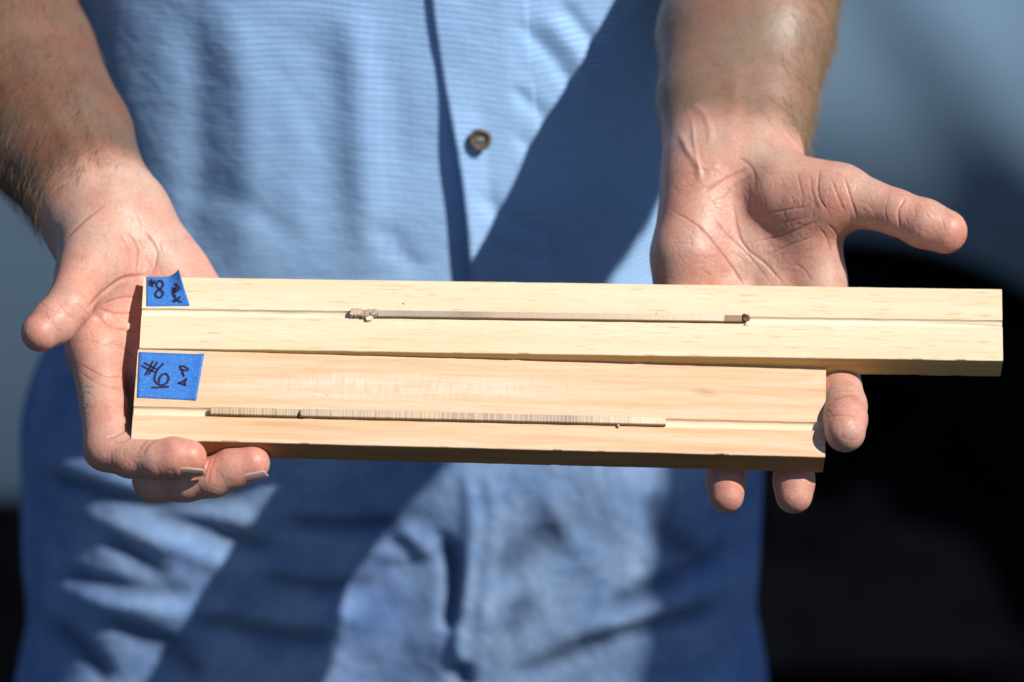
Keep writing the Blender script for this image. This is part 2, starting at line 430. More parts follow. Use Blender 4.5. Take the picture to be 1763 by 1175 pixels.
RUBBER = mat_simple('tyre_rubber', (0.004, 0.0045, 0.006), 1.0, 0.0, 0.2, 30)
STEEL = mat_simple('dark_wheel', (0.004, 0.0045, 0.006), 1.0, 0.0, 0.2, 30)
GLASS = mat_simple('tinted_glass', (0.01, 0.013, 0.015), 0.08, 0.5, 0.1, 5)

def mat_ground():
    m, n, l, p = new_mat('asphalt'); oc = objcoord(n)
    c = ramp(n, l, noise(n, l, oc, 90, 6, 0.7), [(0.3, (0.010, 0.010, 0.010)), (0.7, (0.024, 0.023, 0.021))])
    c = mix(n, l, 1.0, c, ramp(n, l, noise(n, l, oc, 0.7, 4), [(0.3, (0.8, 0.8, 0.8)), (0.7, (1.15, 1.15, 1.15))]), 'MULTIPLY')
    l.new(c, p.inputs['Base Color']); p.inputs['Roughness'].default_value = 0.95
    bump(n, l, p, noise(n, l, oc, 220, 5, 0.7), 0.6, 0.004); return m

# ------------------------------------------------------------------ ground
gm = bpy.data.meshes.new('ground'); bm = bmesh.new()
bmesh.ops.create_grid(bm, x_segments=24, y_segments=24, size=150); bm.to_mesh(gm); bm.free()
g = link('ground', gm, mat_ground(), smooth=False); tag(g, kind='structure')

# ------------------------------------------------------------------ parked car behind
def parked_car():
    y0 = 1.50; xa, za, ra = 0.242, 0.300, 0.362; xb = xa - 2.75; sill = 0.405
    root = tag(empty('parked_car', (xa - 1.35, y0 + 0.9, 0)), 'silver blue car out of focus behind the man, its black wheel arch low beside him', 'car')
    def loc(v): return (v[0] - root.location.x, v[1] - root.location.y, v[2])
    # body side: a profile swept along x, with the two wheel arches left open
    def yprof(z):                       # shoulder line and tumblehome
        if z < 0.66: return 0.012 + 0.20 * (0.66 - z) + 0.35 * (0.66 - z) ** 2
        if z < 0.92: return 0.012 - 0.020 * math.sin((z - 0.66) / 0.26 * math.pi) + 0.018 * (z - 0.66)
        return 0.018 + 0.30 * ((z - 0.92) / 0.62) ** 1.25
    X = np.linspace(xa - 3.75, xa + 0.92, 330); nz = 60
    V = []; F = []
    for i, x in enumerate(X):
        low = sill + (0.0 if xb < x < xa else 0.05)
        for c0 in (xa, xb):
            if abs(x - c0) < ra: low = max(low, za + math.sqrt(ra * ra - (x - c0) ** 2))
        top = 0.98
        for j in range(nz):
            z = low + (top - low) * j / (nz - 1)
            dx = max(0, x - (xa + 0.45)); dx2 = max(0, (xa - 3.25) - x)
            fl = 0.0
            for c0 in (xa, xb):         # the panel rolls in towards each arch
                r = math.hypot(x - c0, z - za); fl -= 0.024 * max(0, 1 - (r - ra) / 0.12) ** 2
            V.append(loc((x, y0 + yprof(z) - fl - 0.006 * math.exp(-(((x - 0.30) * 0.81 + (z - 0.88) * 0.59) / 0.035) ** 2) + 0.004 * math.exp(-(((x - 0.22) * 0.81 + (z - 0.88) * 0.59) / 0.05) ** 2) + 0.75 * dx ** 2 + 0.6 * dx2 ** 2, z)))
        if i:
            for j in range(nz - 1):
                a = (i - 1) * nz + j; F.append((a, a + nz, a + nz + 1, a + 1))
    me = mesh_list('body_panel', V, F); o = link('body_panel', me, PAINT, root)
    s = o.modifiers.new('skin', 'SOLIDIFY'); s.thickness = 0.03; s.offset = 1
    # bonnet, roof, glass: closed upper body
    def loft(name, secs, mat):
        V = []; F = []; k = len(secs[0])
        for s_ in secs: V += [loc(p) for p in s_]
        for i in range(len(secs) - 1):
            for j in range(k): F.append((i*k+j, i*k+(j+1) % k, (i+1)*k+(j+1) % k, (i+1)*k+j))
        F.append(tuple(range(k))[::-1]); F.append(tuple((len(secs)-1)*k + j for j in range(k)))
        return link(name, mesh_list(name, V, F), mat, root, smooth=False)
    yb = y0 + 1.78
    def sec(x, z0, z1, inset): return [(x, y0 + inset, z0), (x, yb - inset, z0), (x, yb - inset - 0.06, z1), (x, y0 + inset + 0.06, z1)]
    loft('bonnet', [sec(xa - 0.62, 0.975, 1.06, 0.035), sec(xa + 0.3, 0.975, 1.03, 0.06), sec(xa + 0.86, 0.93, 0.96, 0.22)], PAINT)
    loft('cabin_glass', [sec(xa - 3.3, 0.985, 1.02, 0.06), sec(xa - 2.7, 0.985, 1.44, 0.07), sec(xa - 1.4, 0.985, 1.47, 0.07), sec(xa - 0.66, 0.985, 1.08, 0.07)], GLASS)
    loft('roof', [sec(xa - 2.8, 1.43, 1.47, 0.16), sec(xa - 2.0, 1.47, 1.52, 0.15), sec(xa - 1.35, 1.46, 1.49, 0.16)], PAINT)
    loft('boot_lid', [sec(xa - 3.7, 0.90, 0.96, 0.15), sec(xa - 3.3, 0.975, 1.03, 0.06)], PAINT)
    # underbody and wheel liners
    loft('underbody', [[(x, y0 + 0.10, 0.24), (x, yb - 0.10, 0.24), (x, yb - 0.08, 0.96), (x, y0 + 0.28, 0.96)] for x in (xa - 3.5, xa + 0.7)], BLACKP)
    loft('sill', [[(x, y0 + 0.085, 0.17), (x, y0 + 0.30, 0.16), (x, y0 + 0.30, sill + 0.02), (x, y0 + 0.035, sill + 0.004)] for x in (xb + ra, xa - ra)], BLACKP)  # sill hung low and black to stand in for the shade under the car
    loft('bumper', [[(x, y0 + 0.085 + d, 0.17), (x, y0 + 0.40, 0.16), (x, y0 + 0.40, sill + 0.07), (x, y0 + 0.05 + d, sill + 0.054)] for x, d in ((xa + ra, 0.0), (xa + 0.6, 0.03), (xa + 0.9, 0.17))], BLACKP)
    # wheels
    for c0 in (xa, xb):
        for yy, sgn in ((y0 + 0.21, 1), (yb - 0.21, -1)):
            w = empty('wheel', (0, 0, 0)); w.parent = root
            prof = [(0.18, -0.10), (0.24, -0.115), (0.285, -0.112), (0.308, -0.09), (0.312, 0), (0.308, 0.09), (0.285, 0.112), (0.18, 0.10)]
            V = []; F = []; k = len(prof); S = 48
            for i in range(S):
                a = 2 * math.pi * i / S
                for r, t in prof: V.append(loc((c0 + r * math.cos(a), yy + t, 0.313 + r * math.sin(a))))
                for j in range(k): F.append((i*k+j, ((i+1) % S)*k+j, ((i+1) % S)*k+(j+1) % k, i*k+(j+1) % k))
            link('tyre', mesh_list('tyre', V, F), RUBBER, w)
            b = bmesh.new()
            bmesh.ops.create_cone(b, cap_ends=True, segments=40, radius1=0.182, radius2=0.18, depth=0.03)
            for q in range(7):
                a = 2 * math.pi * q / 7
                bmesh.ops.create_cube(b, size=1, matrix=Matrix.Rotation(a, 4, 'Z') @ Matrix.Translation((0.105, 0, 0.03)) @ Matrix.Diagonal((0.16, 0.035, 0.03, 1)))
            b.transform(Matrix.Translation(loc((c0, yy - sgn * 0.045, 0.313))) @ Matrix.Rotation(sgn * math.pi / 2, 4, 'X'))
            me = bpy.data.meshes.new('rim'); b.to_mesh(me); b.free(); link('rim', me, STEEL, w, smooth=False)
    # door handle and door seam strip (rubbing strip)
    for x in (xa - 1.55, xa - 2.45):
        b = bmesh.new(); bmesh.ops.create_cube(b, size=1, matrix=Matrix.Translation(loc((x, y0 - 0.018, 0.86))) @ Matrix.Diagonal((0.17, 0.03, 0.03, 1)))
        bmesh.ops.bevel(b, geom=b.edges[:], offset=0.01, segments=2, affect='EDGES')
        me = bpy.data.meshes.new('door_handle'); b.to_mesh(me); b.free(); link('door_handle', me, PAINT, root)
    return root
parked_car()

# ------------------------------------------------------------------ added post, unseen outside the frame, put there to shade the man's left leg
def shade_post():
    t = 1.30; edge = to_world(J(1092, 1000, -285)); r = 0.062
    side = np.array([-SUN.y, SUN.x, 0.0]); side /= np.linalg.norm(side)
    if side[0] < 0: side = -side
    c = edge + np.array(SUN) * t + side * r
    V = []; F = []; n = 28; zs = [0, 0.3, 0.7, 1.1, 1.5, 1.74, 1.80, 1.835, 1.85]; rr = [1.05, 1.03, 1.0, 1.0, .99, .98, .93, .72, .3]
    for z, q in zip(zs, rr):
        for i in range(n):
            a = 2 * math.pi * i / n; k = q * r * (1 + 0.03 * math.sin(3 * a + 2 * z) + 0.02 * math.sin(7 * a + z))
            V.append((k * math.cos(a), k * math.sin(a), z))
    for j in range(len(zs) - 1):
        for i in range(n): F.append((j*n+i, j*n+(i+1) % n, (j+1)*n+(i+1) % n, (j+1)*n+i))
    F.append(tuple((len(zs)-1)*n + i for i in range(n)))
    o = link('shade_post', mesh_list('shade_post', V, F), mat_simple('shade_post_wood', (0.20, 0.15, 0.10), 0.9, 0.15, 0.4, 40, bmp=0.6, bscale=120))
    o.location = (c[0], c[1], 0)
    tag(o, 'unseen round wooden post added to cast shade on the jeans', 'post')
shade_post()

# ------------------------------------------------------------------ the man
person = tag(empty('person', (-0.06, 0.30, 0)), 'man in pale blue checked shirt and faded jeans holding out two wooden blocks', 'person')
PO = np.array(person.location)

def H(*a): return (J(a[0], a[1], a[2]), a[3])
# ---- arms and hands as one implicit surface each (points are where the joints sit, in mm)
def left_arm(P):                        # the arm on the left of the picture
    fa = chain(P, [H(150, 368, -58, 20), H(72, 250, -90, 26), H(-20, 105, -124, 33), H(-225, -390, -226, 40)], 6)
    fb = chain(P, [H(192, 352, -64, 19), H(130, 235, -96, 25), H(56, 95, -128, 28.5), H(-180, -390, -230, 41)], 6)
    arm = smin(fa, fb, 22)
    arm = smin(arm, chain(P, [H(-203, -395, -229, 42), H(-195, -640, -222, 52)], 6), 20)
    palm = chain(P, [H(150, 395, -56, 14), H(166, 600, -22, 12.5)], 5)
    for q in ([H(185, 385, -60, 16), H(252, 640, -25, 12)], [H(215, 380, -62, 16), H(332, 630, -28, 11.5)],
              [H(240, 390, -62, 15), H(400, 600, -33, 10.5)], [H(240, 425, -50, 16), H(296, 476, -50, 13), H(360, 560, -41, 12)]):
        palm = smin(palm, chain(P, q, 6), 12)
    then = chain(P, [H(196, 398, -45, 15), H(168, 470, -30, 14.5), H(150, 490, -24, 12)], 6)
    palm = smin(palm, then, 9)
    palm = smin(palm, chain(P, [H(150, 500, -28, 11), H(160, 560, -27, 11)], 4), 10)
    d = smin(arm, palm, 14)
    th = chain(P, [H(162, 425, -38, 15), H(146, 470, -18, 12), H(118, 527, 2, 9.9), H(92, 555, 10, 9.7), H(69, 573, 15, 8.5)], 3)
    d = smin(d, th, 7)
    idx = chain(P, [H(164, 608, -18, 11.8), H(178, 700, 0, 10.2), H(184, 772, 16, 10.0), H(226, 789, 21, 8.6), H(272, 792, 26, 8.3), H(300, 788, 27, 8.7), H(325, 788, 27, 7.9)], 2.5)
    mid = chain(P, [H(255, 650, -25, 11.5), H(262, 760, -5, 10.2), H(268, 826, 9, 9.8), H(320, 829, 14, 8.8), H(368, 822, 17, 8.6), H(400, 807, 18, 8.8), H(434, 798, 19, 7.9)], 2.5)
    rin = chain(P, [H(334, 640, -29, 11), H(345, 750, -10, 9.5), H(430, 740, -11, 8.5), H(490, 735, -11, 8)], 3)
    pin = chain(P, [H(402, 605, -34, 10), H(425, 690, -20, 8.5), H(480, 690, -19, 7.8), H(520, 690, -19, 7)], 3)
    out = smin(d, idx, 7)
    for q in (mid, rin, pin): out = np.minimum(out, smin(d, q, 7))
    return out
def right_arm(P):
    fa = chain(P, [H(1316, 268, -66, 17.5), H(1319, 180, -90, 21), H(1330, 60, -115, 27), H(1395, -432, -209, 36)], 6)
    fb = chain(P, [H(1211, 275, -68, 18.5), H(1218, 180, -94, 23), H(1232, 60, -119, 27), H(1343, -432, -213, 37)], 6)
    arm = smin(fa, fb, 24)
    arm = smin(arm, chain(P, [H(1369, -437, -210, 42), H(1365, -690, -205, 52)], 6), 20)
    palm = chain(P, [H(1318, 320, -62, 14), H(1404, 505, -46, 12)], 5)
    for q in ([H(1282, 310, -62, 15), H(1336, 525, -47, 12)], [H(1245, 312, -62, 15), H(1256, 525, -47, 12)],
              [H(1205, 320, -60, 15), H(1181, 510, -46, 11.5)], [H(1200, 340, -54, 14), H(1182, 440, -45, 14.5), H(1183, 500, -45, 12)]):
        palm = smin(palm, chain(P, q, 6), 12)
    then = chain(P, [H(1345, 332, -48, 16.5), H(1425, 345, -40, 15.5)], 6)
    palm = smin(palm, then, 8)
    palm = smin(palm, chain(P, [H(1395, 395, -44, 13), H(1408, 470, -45, 12)], 4), 10)
    d = smin(arm, palm, 12)
    th = chain(P, [H(1360, 335, -48, 16), H(1452, 338, -37, 13), H(1543, 366, -27, 9.9), H(1590, 385, -24, 10.7), H(1627, 399, -22, 10.0)], 3)
    d = smin(d, th, 8)
    idx = chain(P, [H(1404, 505, -46, 11.5), H(1440, 640, -23, 10), H(1453, 700, -2, 9.9), H(1455, 722, 10, 9.5), H(1455, 744, 19, 9.0)], 2.5)
    mid = chain(P, [H(1336, 525, -46, 11.5), H(1362, 690, -24, 10), H(1367, 790, -5, 9), H(1367, 830, 1, 8.9), H(1367, 853, 3, 8.2)], 2.5)
    rin = chain(P, [H(1256, 525, -46, 11.2), H(1252, 685, -24, 9.5), H(1250, 790, -5, 8.4), H(1250, 830, 0, 8.5), H(1250, 854, 2, 7.9)], 2.5)
    pin = chain(P, [H(1181, 510, -46, 10.5), H(1165, 610, -34, 8.5), H(1160, 680, -24, 7.8), H(1160, 720, -19, 7)], 3)
    out = smin(d, idx, 7)
    for q in (mid, rin, pin): out = np.minimum(out, smin(d, q, 7))
    return out

LEFT_LINES = [
    ([(222, 398), (238, 432), (236, 470)], 3.2, 0.45), ([(248, 396), (270, 432), (264, 470)], 3.2, 0.4),
    ([(205, 395), (222, 430), (222, 462)], 3, 0.25),
    ([(150, 532), (176, 506), (212, 480), (252, 474)], 5, 1.3), ([(163, 540), (188, 560), (232, 572)], 4, 0.7),
    ([(178, 524), (205, 514), (235, 512)], 3, 0.45), ([(170, 532), (200, 540), (235, 538)], 3, 0.4),
    ([(138, 628), (175, 646), (216, 650)], 3, 0.4), ([(135, 640), (170, 662), (212, 668)], 2.5, 0.25),
    ([(190, 590), (215, 600), (236, 625)], 3, 0.35), ([(150, 585), (180, 592), (215, 585)], 3, 0.3),
    ([(180, 757), (205, 748), (226, 735)], 3.5, 0.55), ([(190, 765), (212, 760), (228, 752)], 3, 0.4),
    ([(244, 783), (254, 768), (268, 757)], 3, 0.45), ([(238, 776), (246, 765), (254, 758)], 2.5, 0.25),
    ([(349, 826), (356, 806), (362, 792)], 3, 0.4), ([(356, 828), (363, 806), (370, 790)], 2.5, 0.3),
    ([(132, 498), (146, 512), (152, 526)], 3, 0.3), ([(98, 520), (112, 532), (124, 548)], 3, 0.3),
    ([(110, 415), (128, 396), (152, 374), (182, 352)], 4, 0.5),
    # tendons and veins stand proud
    ([(158, 325), (122, 250), (60, 150)], 14, -0.6), ([(200, 330), (168, 250), (128, 150)], 13, -0.5),
]
RIGHT_LINES = [
    ([(1154, 362), (1202, 390), (1236, 427), (1263, 465), (1280, 492)], 3, 0.6),
    ([(1262, 352), (1278, 418), (1318, 455), (1348, 488)], 3.4, 0.6), ([(1226, 372), (1252, 405), (1290, 442), (1330, 492)], 2.8, 0.3),
    ([(1411, 288), (1409, 335), (1427, 366)], 3, 0.5), ([(1430, 306), (1444, 342), (1455, 368)], 3, 0.45),
    ([(1453, 304), (1466, 345), (1478, 382)], 3, 0.5), ([(1372, 295), (1378, 322), (1384, 348)], 3, 0.35),
    ([(1395, 300), (1398, 330), (1408, 362)], 2.6, 0.3),
    ([(1316, 370), (1352, 362), (1392, 356)], 2.6, 0.35), ([(1302, 416), (1352, 404), (1408, 380)], 2.8, 0.45),
    ([(1318, 440), (1366, 420), (1400, 408)], 2.6, 0.35), ([(1366, 452), (1385, 466), (1398, 486)], 2.6, 0.3),
    ([(1340, 386), (1366, 380), (1398, 372)], 2.4, 0.22),
    ([(1560, 340), (1547, 364), (1550, 396)], 3.2, 0.6), ([(1530, 336), (1524, 362), (1528, 388)], 2.6, 0.25),
    ([(1425, 386), (1440, 402), (1446, 424)], 3, 0.45), ([(1410, 392), (1424, 412), (1432, 440)], 3, 0.35),
    ([(1292, 288), (1246, 310), (1210, 332)], 3.4, 0.6), ([(1300, 300), (1262, 322), (1240, 352)], 3, 0.3),
    ([(1430, 690), (1452, 682), (1478, 680)], 3.2, 0.5), ([(1426, 719), (1450, 714), (1478, 718)], 2.8, 0.4), ([(1430, 676), (1452, 672), (1474, 672)], 2.6, 0.25),
    ([(1270, 270), (1296, 292), (1300, 330)], 5, 0.35),
    # wrist veins stand proud
    ([(1170, 230), (1184, 258), (1200, 285), (1206, 312)], 6, -0.7), ([(1190, 180), (1212, 196), (1222, 222), (1222, 250)], 6.5, -0.5),
    ([(1192, 205), (1196, 250), (1206, 300)], 3.5, -0.4), ([(1198, 284), (1218, 290), (1238, 286)], 4, -0.45),
    ([(1262, 255), (1262, 180), (1272, 90)], 15, -0.5),
]
def fine_lines(seed, zones):
    """short secondary creases scattered over zones of the palm: (cx, cy, rx, ry, angle, spread, count)"""
    rg = np.random.default_rng(seed); out = []
    for cx, cy, rx, ry, ang, spr, n in zones:
        for _ in range(n):
            t = rg.uniform(0, 6.283); q = math.sqrt(rg.uniform(0, 1)); x, y = cx + rx * q * math.cos(t), cy + ry * q * math.sin(t)
            a = math.radians(ang + rg.normal(0, spr)); L = rg.uniform(10, 34); bend = rg.normal(0, 5)
            dx, dy = math.cos(a) * L / 2, math.sin(a) * L / 2
            out.append(([(x - dx, y - dy), (x + bend * math.sin(a), y - bend * math.cos(a)), (x + dx, y + dy)], rg.uniform(1.25, 1.8), rg.uniform(.05, .15)))
    return out
for _L in (LEFT_LINES, RIGHT_LINES):                    # main folds: narrower and crisper
    for _i, (_p, _w, _d) in enumerate(_L):
        if _d > 0: _L[_i] = (_p, max(1.6, _w * 0.58), _d * 0.78)
LEFT_LINES += fine_lines(1, [(235, 430, 55, 60, 75, 22, 34), (170, 450, 40, 60, 100, 25, 20), (190, 560, 40, 45, 20, 25, 26), (180, 680, 35, 60, 5, 14, 20),
                             (105, 540, 40, 40, 40, 25, 16), (230, 790, 45, 25, 90, 18, 14), (330, 825, 70, 22, 80, 20, 18)])
RIGHT_LINES += fine_lines(2, [(1345, 340, 60, 55, 80, 22, 34), (1430, 345, 50, 45, 75, 18, 26), (1350, 420, 60, 50, -18, 22, 34), (1200, 420, 60, 65, 45, 25, 36),
                              (1290, 450, 60, 35, 50, 25, 20), (1560, 370, 80, 40, 75, 20, 22), (1220, 330, 60, 30, 20, 25, 16), (1455, 710, 30, 50, 0, 14, 14)])
def finish_arm(f, lo, hi, lines, pinkpts, wrist, elbow, armc):
    V, F = surface_nets(f, lo, hi, 0.95)
    V = relax(V, F, 4, 0.5)
    N = vnormals(V, F)
    fc = V[F].mean(1); along = (fc - wrist) @ ((elbow - wrist) / np.linalg.norm(elbow - wrist))
    V, F, polys = refine(V, N, F, (along < 16) & (N[F].mean(1)[:, 2] > -0.25))
    N = vnormals(V, F); bad = np.linalg.norm(N, axis=1) < .5; N[bad] = (0, 0, 1)
    d, m = carve(V, N, lines)
    V = V + N * d[:, None]
    # pigment: pink palm, redder finger ends and folds, browner forearm
    axis = elbow - wrist; t = ((V - wrist) @ axis) / np.linalg.norm(axis)
    arm = np.clip((t + 4) / 22, 0, 1); arm = arm * arm * (3 - 2 * arm)
    palmc = np.array([0.545, 0.32, 0.24]); armc = np.array(armc); red = np.array([0.56, 0.245, 0.185])
    C = palmc + arm[:, None] * (armc - palmc)
    r = np.zeros(len(V))
    for p, rad, s in pinkpts:
        r = np.maximum(r, s * np.exp(-(np.linalg.norm(V - p, axis=1) / rad) ** 2))
    C = C + r[:, None] * (red - C)
    fold = np.clip(m, 0, 1)[:, None]; C = C * (1 - 0.34 * fold * np.array([0.55, 1.0, 1.0]))
    vein = np.clip(-m, 0, 1)[:, None]; C = C * (1 - vein * np.array([0.16, 0.03, -0.04]))
    return V, F, C, polys
Wl, El = J(175, 345, -62), J(-203, -395, -229); Wr, Er = J(1265, 262, -68), J(1369, -437, -210)
Vl, Fl, Cl, Pl = finish_arm(left_arm, (-395, -85, -285), (-95, 352, 46), LEFT_LINES,
    [(J(69, 573, 22), 16, .7), (J(325, 788, 33), 15, .7), (J(434, 798, 26), 15, .7), (J(184, 772, 24), 16, .35), (J(200, 540, -24), 17, .5), (J(166, 620, -16), 18, .3)], Wl, El, (0.165, 0.094, 0.060))
Vr, Fr, Cr, Pr = finish_arm(right_arm, (50, -95, -240), (235, 385, 34), RIGHT_LINES,
    [(J(1628, 405, -14), 18, .7), (J(1455, 744, 26), 15, .6), (J(1367, 853, 10), 15, .75), (J(1250, 854, 9), 14, .75), (J(1440, 400, -34), 20, .5), (J(1190, 450, -34), 20, .35), (J(1545, 366, -18), 15, .35), (J(1450, 660, -20), 12, .5)], Wr, Er, (0.25, 0.155, 0.105))
body_V = to_world(np.vstack([Vl, Vr])) - PO
body_me = mesh_poly('body', body_V, np.vstack([Fl, Fr + len(Vl)]), Pl + [[i + len(Vl) for i in p] for p in Pr])
set_color(body_me, 'tint', np.vstack([Cl, Cr]))
body = link('body', body_me, SKIN, person)

# ---- nails: thin curved shells laid on the finger ends
def nail(base, tip, up, r, half_w, length, off=0.25):
    """base->tip is the finger axis (mm), up the outward direction of the nail"""
    ax = (tip - base) / np.linalg.norm(tip - base); up = up - (up @ ax) * ax; up /= np.linalg.norm(up); sd = np.cross(ax, up)
    V = []; F = []; nu, nv = 13, 11
    for i in range(nu):
        s = i / (nu - 1)
        for j in range(nv):
            q = -1 + 2 * j / (nv - 1)
            wv = half_w * (0.80 + 0.20 * math.sin(math.pi * min(1, s * 1.1 + .1))) * (1 if s < .8 else math.sqrt(max(0.05, 1 - ((s - .8) / .28) ** 2)))
            a = q * wv / r
            rr = r + off - 1.6 * max(0, s - .45) ** 2 * 2
            V.append(base + ax * (s * length) + rr * (math.cos(a) * up + math.sin(a) * sd))
        if i:
            for j in range(nv - 1):
                a_ = (i - 1) * nv + j; F.append((a_, a_ + 1, a_ + nv + 1, a_ + nv))
    o = link('fingernail', mesh_list('fingernail', to_world(np.array(V)) - PO, F), NAIL, person)
    s = o.modifiers.new('thickness', 'SOLIDIFY'); s.thickness = 0.0006; s.offset = 0
    return o
nail(J(302, 788, 27), J(325, 788, 27), np.array([0.1, -0.80, 0.38]), 8.2, 5.2, 13.0)
nail(J(404, 806, 18), J(436, 796, 19), np.array([0.15, -0.80, 0.38]), 8.1, 5.2, 13.5)

# ---- arm hair: fine tapering strands rooted on the forearms
def hair(Vc, Fc, sel, n, seed, flow, lmin=5, lmax=11):
    rg = np.random.default_rng(seed); N = vnormals(Vc, Fc); ids = np.nonzero(sel(Vc, N))[0]
    ids = rg.choice(ids, min(n, len(ids)), replace=False)
    V = []; F = []
    for i in ids:
        p = Vc[i]; nn = N[i]; fl = flow + rg.normal(0, 0.35, 3); fl = fl - (fl @ nn) * nn * 0.9; fl /= np.linalg.norm(fl)
        L = rg.uniform(lmin, lmax); w = rg.uniform(0.06, 0.10); sd = np.cross(fl, nn); sd /= np.linalg.norm(sd) + 1e-9
        b = len(V); lift = rg.uniform(0.15, 0.55)
        for k in range(4):
            t = k / 3; c = p + fl * L * t + nn * (L * lift * math.sin(t * 1.9) * 0.7 - 0.15)
            ww = w * (1 - 0.8 * t)
            for a in range(3):
                an = 2.094 * a; V.append(c + ww * (math.cos(an) * sd + math.sin(an) * nn))
            if k:
                for a in range(3): F.append((b + 3*k-3+a, b + 3*k-3+(a+1) % 3, b + 3*k+(a+1) % 3, b + 3*k+a))
    o = link('arm_hair', mesh_np('arm_hair', to_world(np.array(V)) - PO, np.array(F)), HAIR, person)
    tag(o, kind='stuff'); return o
def keep(w, seed): return np.random.default_rng(seed).random(len(w)) < w
def selL(V, N):
    a = (V - Wl) @ ((El - Wl) / np.linalg.norm(El - Wl))
    w = np.clip(0.75 - 0.9 * N[:, 0], 0.04, 1) * np.clip((a + 4) / 30, 0, 1)
    return (a > -3) & (a < 170) & (N[:, 2] > -0.7) & keep(w, 5)
def selR(V, N):
    a = (V - Wr) @ ((Er - Wr) / np.linalg.norm(Er - Wr))
    w = np.clip(1.9 * N[:, 0] - 0.5, 0.015, 1) * np.clip((a - 2) / 20, 0, 1)
    return (a > 2) & (a < 170) & (N[:, 2] > -0.9) & keep(w, 6)
hair(Vl, Fl, selL, 4200, 1, np.array([-0.25, -0.9, 0.35]))
hair(Vr, Fr, selR, 3400, 2, np.array([0.45, -0.85, 0.1]))

# ---- jeans
def jeans_sdf(P):
    a = lambda x, y, z: np.array([x, y, z])
    d = chain(P, [(a(-122, 350, 955), 90), (a(-4, 350, 955), 90)], 5)
    d = smin(d, chain(P, [(a(-146, 304, 955), 66), (a(22, 304, 955), 66)], 5), 20)
    for x0, x1 in ((-176, 52), (-172, -104), (50, -18)):
        d = smin(d, chain(P, [(a(x0 * .97, 308, 905), 72), (a(x1 * .97, 308, 905), 72)], 5), 24)
    for x0, x1 in ((-178, -190), (-104, -108), (52, 60), (-18, -16)):
        d = smin(d, chain(P, [(a(x0, 308, 890), 72), (a(x0, 306, 835), 71), (a(x1, 304, 740), 68), (a(x1 * .96, 322, 480), 55)], 20), 24)
    for q in ([(a(-145, 360, 895), 100), (a(15, 360, 895), 100)], [(a(-152, 360, 870), 100), (a(24, 360, 870), 100)],
              [(a(-152, 356, 845), 97), (a(-157, 350, 750), 93), (a(-172, 330, 480), 72), (a(-180, 345, 60), 66)],
              [(a(26, 356, 845), 97), (a(34, 350, 750), 93), (a(46, 330, 480), 72), (a(53, 345, 60), 66)]):
        d = smin(d, chain(P, q, 20), 26)
    return np.maximum(d, P[:, 2] - 958)
Vj, Fj = surface_nets(jeans_sdf, (-290, 200, -10), (170, 470, 990), 3.0)
Vj = relax(Vj, Fj, 4)
Vc = to_cam(Vj / 1000); Nj = vnormals(Vc, Fj)
JL = [([(55, 806), (150, 842), (260, 868), (380, 862), (445, 835)], 14, 4.5), ([(60, 780), (150, 812), (260, 838), (380, 832)], 16, -3),
      ([(235, 880), (350, 915), (480, 950)], 17, 7), ([(180, 925), (290, 1000)], 15, 5), ([(250, 930), (360, 965), (470, 1000)], 18, -4),
      ([(90, 985), (220, 1015), (340, 1020)], 15, 5), ([(140, 1040), (300, 1060), (400, 1050)], 18, -4),
      ([(320, 1062), (450, 1092), (590, 1112)], 18, 7), ([(480, 895), (600, 905), (720, 890)], 15, 5), ([(430, 990), (560, 1010), (650, 1000)], 16, 4),
      ([(200, 1090), (300, 1130), (360, 1175)], 20, 5), ([(640, 870), (720, 930), (740, 960)], 18, -5),
      ([(762, 925), (780, 985), (776, 1050), (768, 1090)], 14, 14), ([(800, 800), (812, 900), (800, 1000), (788, 1100), (810, 1200)], 11, -5),
      ([(838, 805), (850, 900), (840, 1000), (825, 1110)], 9, -2.5),
      ([(850, 1000), (905, 945), (975, 900)], 30, 4), ([(900, 1040), (970, 990), (1050, 950)], 34, -4), ([(870, 1100), (890, 1060), (885, 1030)], 20, 2),
      ([(1030, 1062), (1130, 1010), (1270, 935)], 18, 7), ([(880, 1170), (1060, 1098), (1260, 1040)], 18, 7), ([(1000, 1110), (1150, 1040), (1280, 985)], 20, -4),
      ([(700, 980), (660, 1060), (640, 1140)], 28, -3),
      ([(130, 880), (260, 925), (330, 935)], 14, -3.5), ([(120, 1015), (200, 1035), (300, 1035)], 14, -4), ([(170, 1065), (260, 1100), (330, 1115)], 13, 4), ([(80, 1060), (150, 1130), (190, 1180)], 18, 5), ([(380, 900), (460, 900), (520, 870)], 14, -3), ([(560, 960), (640, 950), (700, 960)], 14, -3.5), ([(480, 1060), (560, 1065), (640, 1060)], 15, -3.5), ([(940, 830), (960, 900), (1000, 960)], 26, -3), ([(1120, 840), (1140, 920), (1220, 960)], 24, 2.5), ([(790, 1140), (800, 1190)], 16, 10)]
dj, mj = carve(Vc, Nj, JL, 0.0)
rip = (np.sin(Vj[:, 2] * 0.071 + Vj[:, 0] * 0.031) * np.sin(Vj[:, 0] * 0.047 - Vj[:, 2] * 0.023 + 1) * 1.6)
Vc = Vc + Nj * (0.56 * dj + 0.5 * rip)[:, None]
Vw = to_world(Vc)
